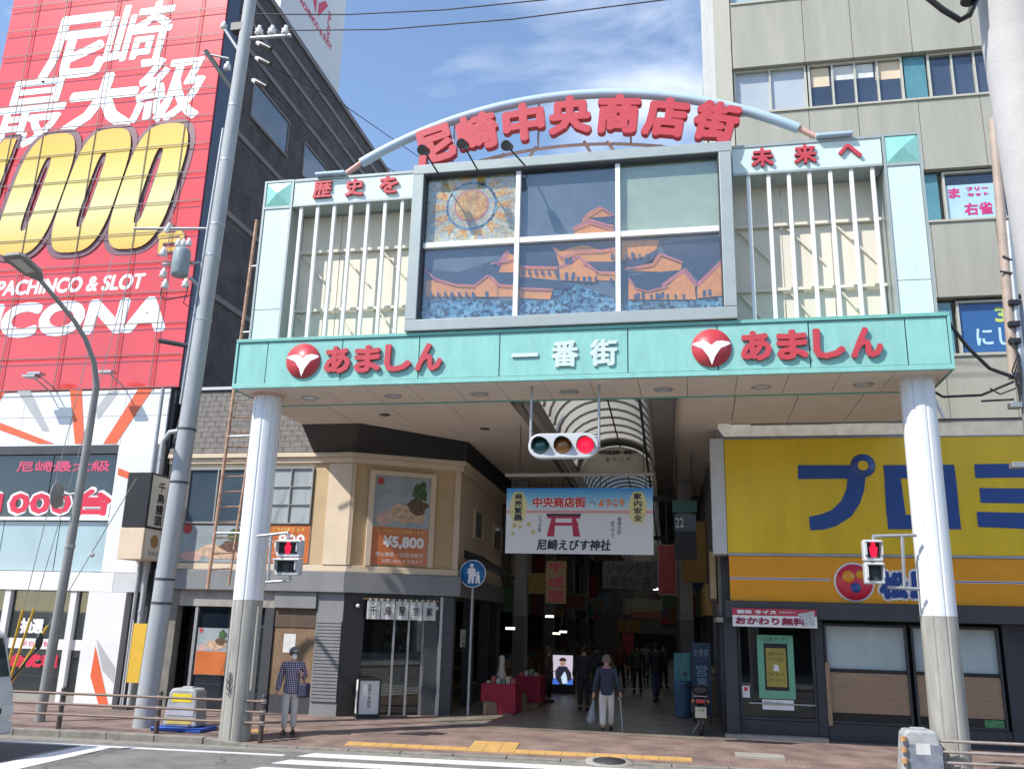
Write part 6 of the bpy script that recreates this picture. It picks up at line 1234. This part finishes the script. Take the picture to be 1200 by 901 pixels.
bg_ = thing('shoulder_bag', 'dark navy shoulder bag carried by the person in plaid', 'bag', (p.x+.22,p.y-.02,.85)); MB().box(p.x+.16,p.x+.36,p.y-.08,p.y+.14,.84,1.12).build('pouch', mat('navy_bag', (.03,.03,.07), .7), bg_, .04); MB().tube([(p.x+.26,p.y+.03,1.1),(p.x+.17,p.y+.04,1.42),(p.x+.0,p.y-.12,1.38)], .016, 6).build('strap', MATS['navy_bag'], bg_)
p = at(711,856,z=.126)
wk, hands, V = person((p.x,p.y,.127), math.pi+.08, 'person in dark navy jacket and cream trousers walking into the arcade with a cane', mat('navy_jacket', (.028,.036,.06), .85, var=.1, scale=9), mat('cream_trousers', (.56,.52,.48), .85, var=.08, scale=8), hairg, 1.60, arms=[((.07,.0,-.27),(.13,-.06,-.5)),((.07,.0,-.27),(.12,-.03,-.52))], legs=((-.06,-.1),(.05,.16)), lean=-.06, coat=False, loose=.015)
mb = MB(); mb.ball(V(0,.0,1.41),.1,14,8,(1.1,1.0,.42)); lpart(mb, 'scarf', mat('pink_scarf', (.40,.16,.18), .9, var=.15, scale=12), wk)
cn = thing('walking_cane', 'pale walking cane in the right hand of the person entering the arcade', 'cane', (p.x+.34,p.y-.05,.127)); hx_ = p.x+.285; MB().tube([(hx_+.07,p.y+.0,.127),(hx_+.02,p.y+.03,.76),(hx_+.0,p.y+.04,.83),(hx_-.02,p.y-.04,.845)], .013, 8).build('stick', mat('cane_grey', (.35,.42,.42), .4), cn)
bg2 = thing('shopping_bag', 'slack grey carrier bag in the left hand of the person entering the arcade', 'bag', (p.x-.36,p.y,.2))
mb = MB(); mb.smooth = True; mb.tube([(p.x-.30,p.y+.05,.80),(p.x-.31,p.y+.05,.66),(p.x-.33,p.y+.05,.5),(p.x-.35,p.y+.05,.34),(p.x-.36,p.y+.05,.26)], [.015,.04,.09,.12,.08], 12); mb.build('sack', mat('bag_grey', (.22,.23,.26), .6, var=.2, scale=10), bg2)
# walkers further inside
ct = [mat('wear_black', (.025,.025,.03), .85), mat('wear_green', (.05,.07,.045), .85), mat('wear_brown', (.10,.07,.05), .85), mat('wear_slate', (.07,.08,.10), .85), mat('wear_white', (.40,.40,.40), .85), mat('wear_maroon', (.14,.03,.035), .85), mat('wear_denim', (.05,.07,.13), .85)]
for (px,py,ti,bi,rz,h_,lab,hr) in ((684,832,0,0,3.3,1.7,'person all in black near the lit screen',hairm),(747,811,1,0,3.0,1.68,'person in dark green top walking down the middle of the arcade',hairm),(757,799,4,3,.2,1.6,'person in pale top coming along the arcade',hairm),(769,822,0,6,3.5,1.75,'tall person in black jacket and dark jeans on the right of the arcade',hairm),(778,806,3,0,.4,1.66,'person in slate top facing out on the right of the arcade',hairm),(727,806,5,0,2.8,1.62,'person in maroon top deep in the arcade',hairg),(699,812,3,3,2.2,1.6,'person in slate grey walking at the left of the arcade crowd',hairm),(642,823,2,0,1.5,1.58,'person in brown coat beside the red stalls',hairg),(738,796,0,2,.0,1.7,'small distant person in black top and brown trousers',hairm),(762,791,6,0,3.1,1.7,'small distant person in blue top far down the arcade',hairm)):
    p = at(px,py,z=.126); person((p.x,p.y,.127), rz, lab, ct[ti], ct[bi], hr, h_, legs=((-.08,-.12),(.06,.18)) if int(px) % 2 else ((.03,.1),(-.02,-.02)), arms=None if int(px) % 3 else [((.06,.02,-.27),(.03,-.16,-.36)),((.07,.03,-.26),(.1,.06,-.5))], fingers=False, group='walkers in the arcade', coat=ti in (2,))
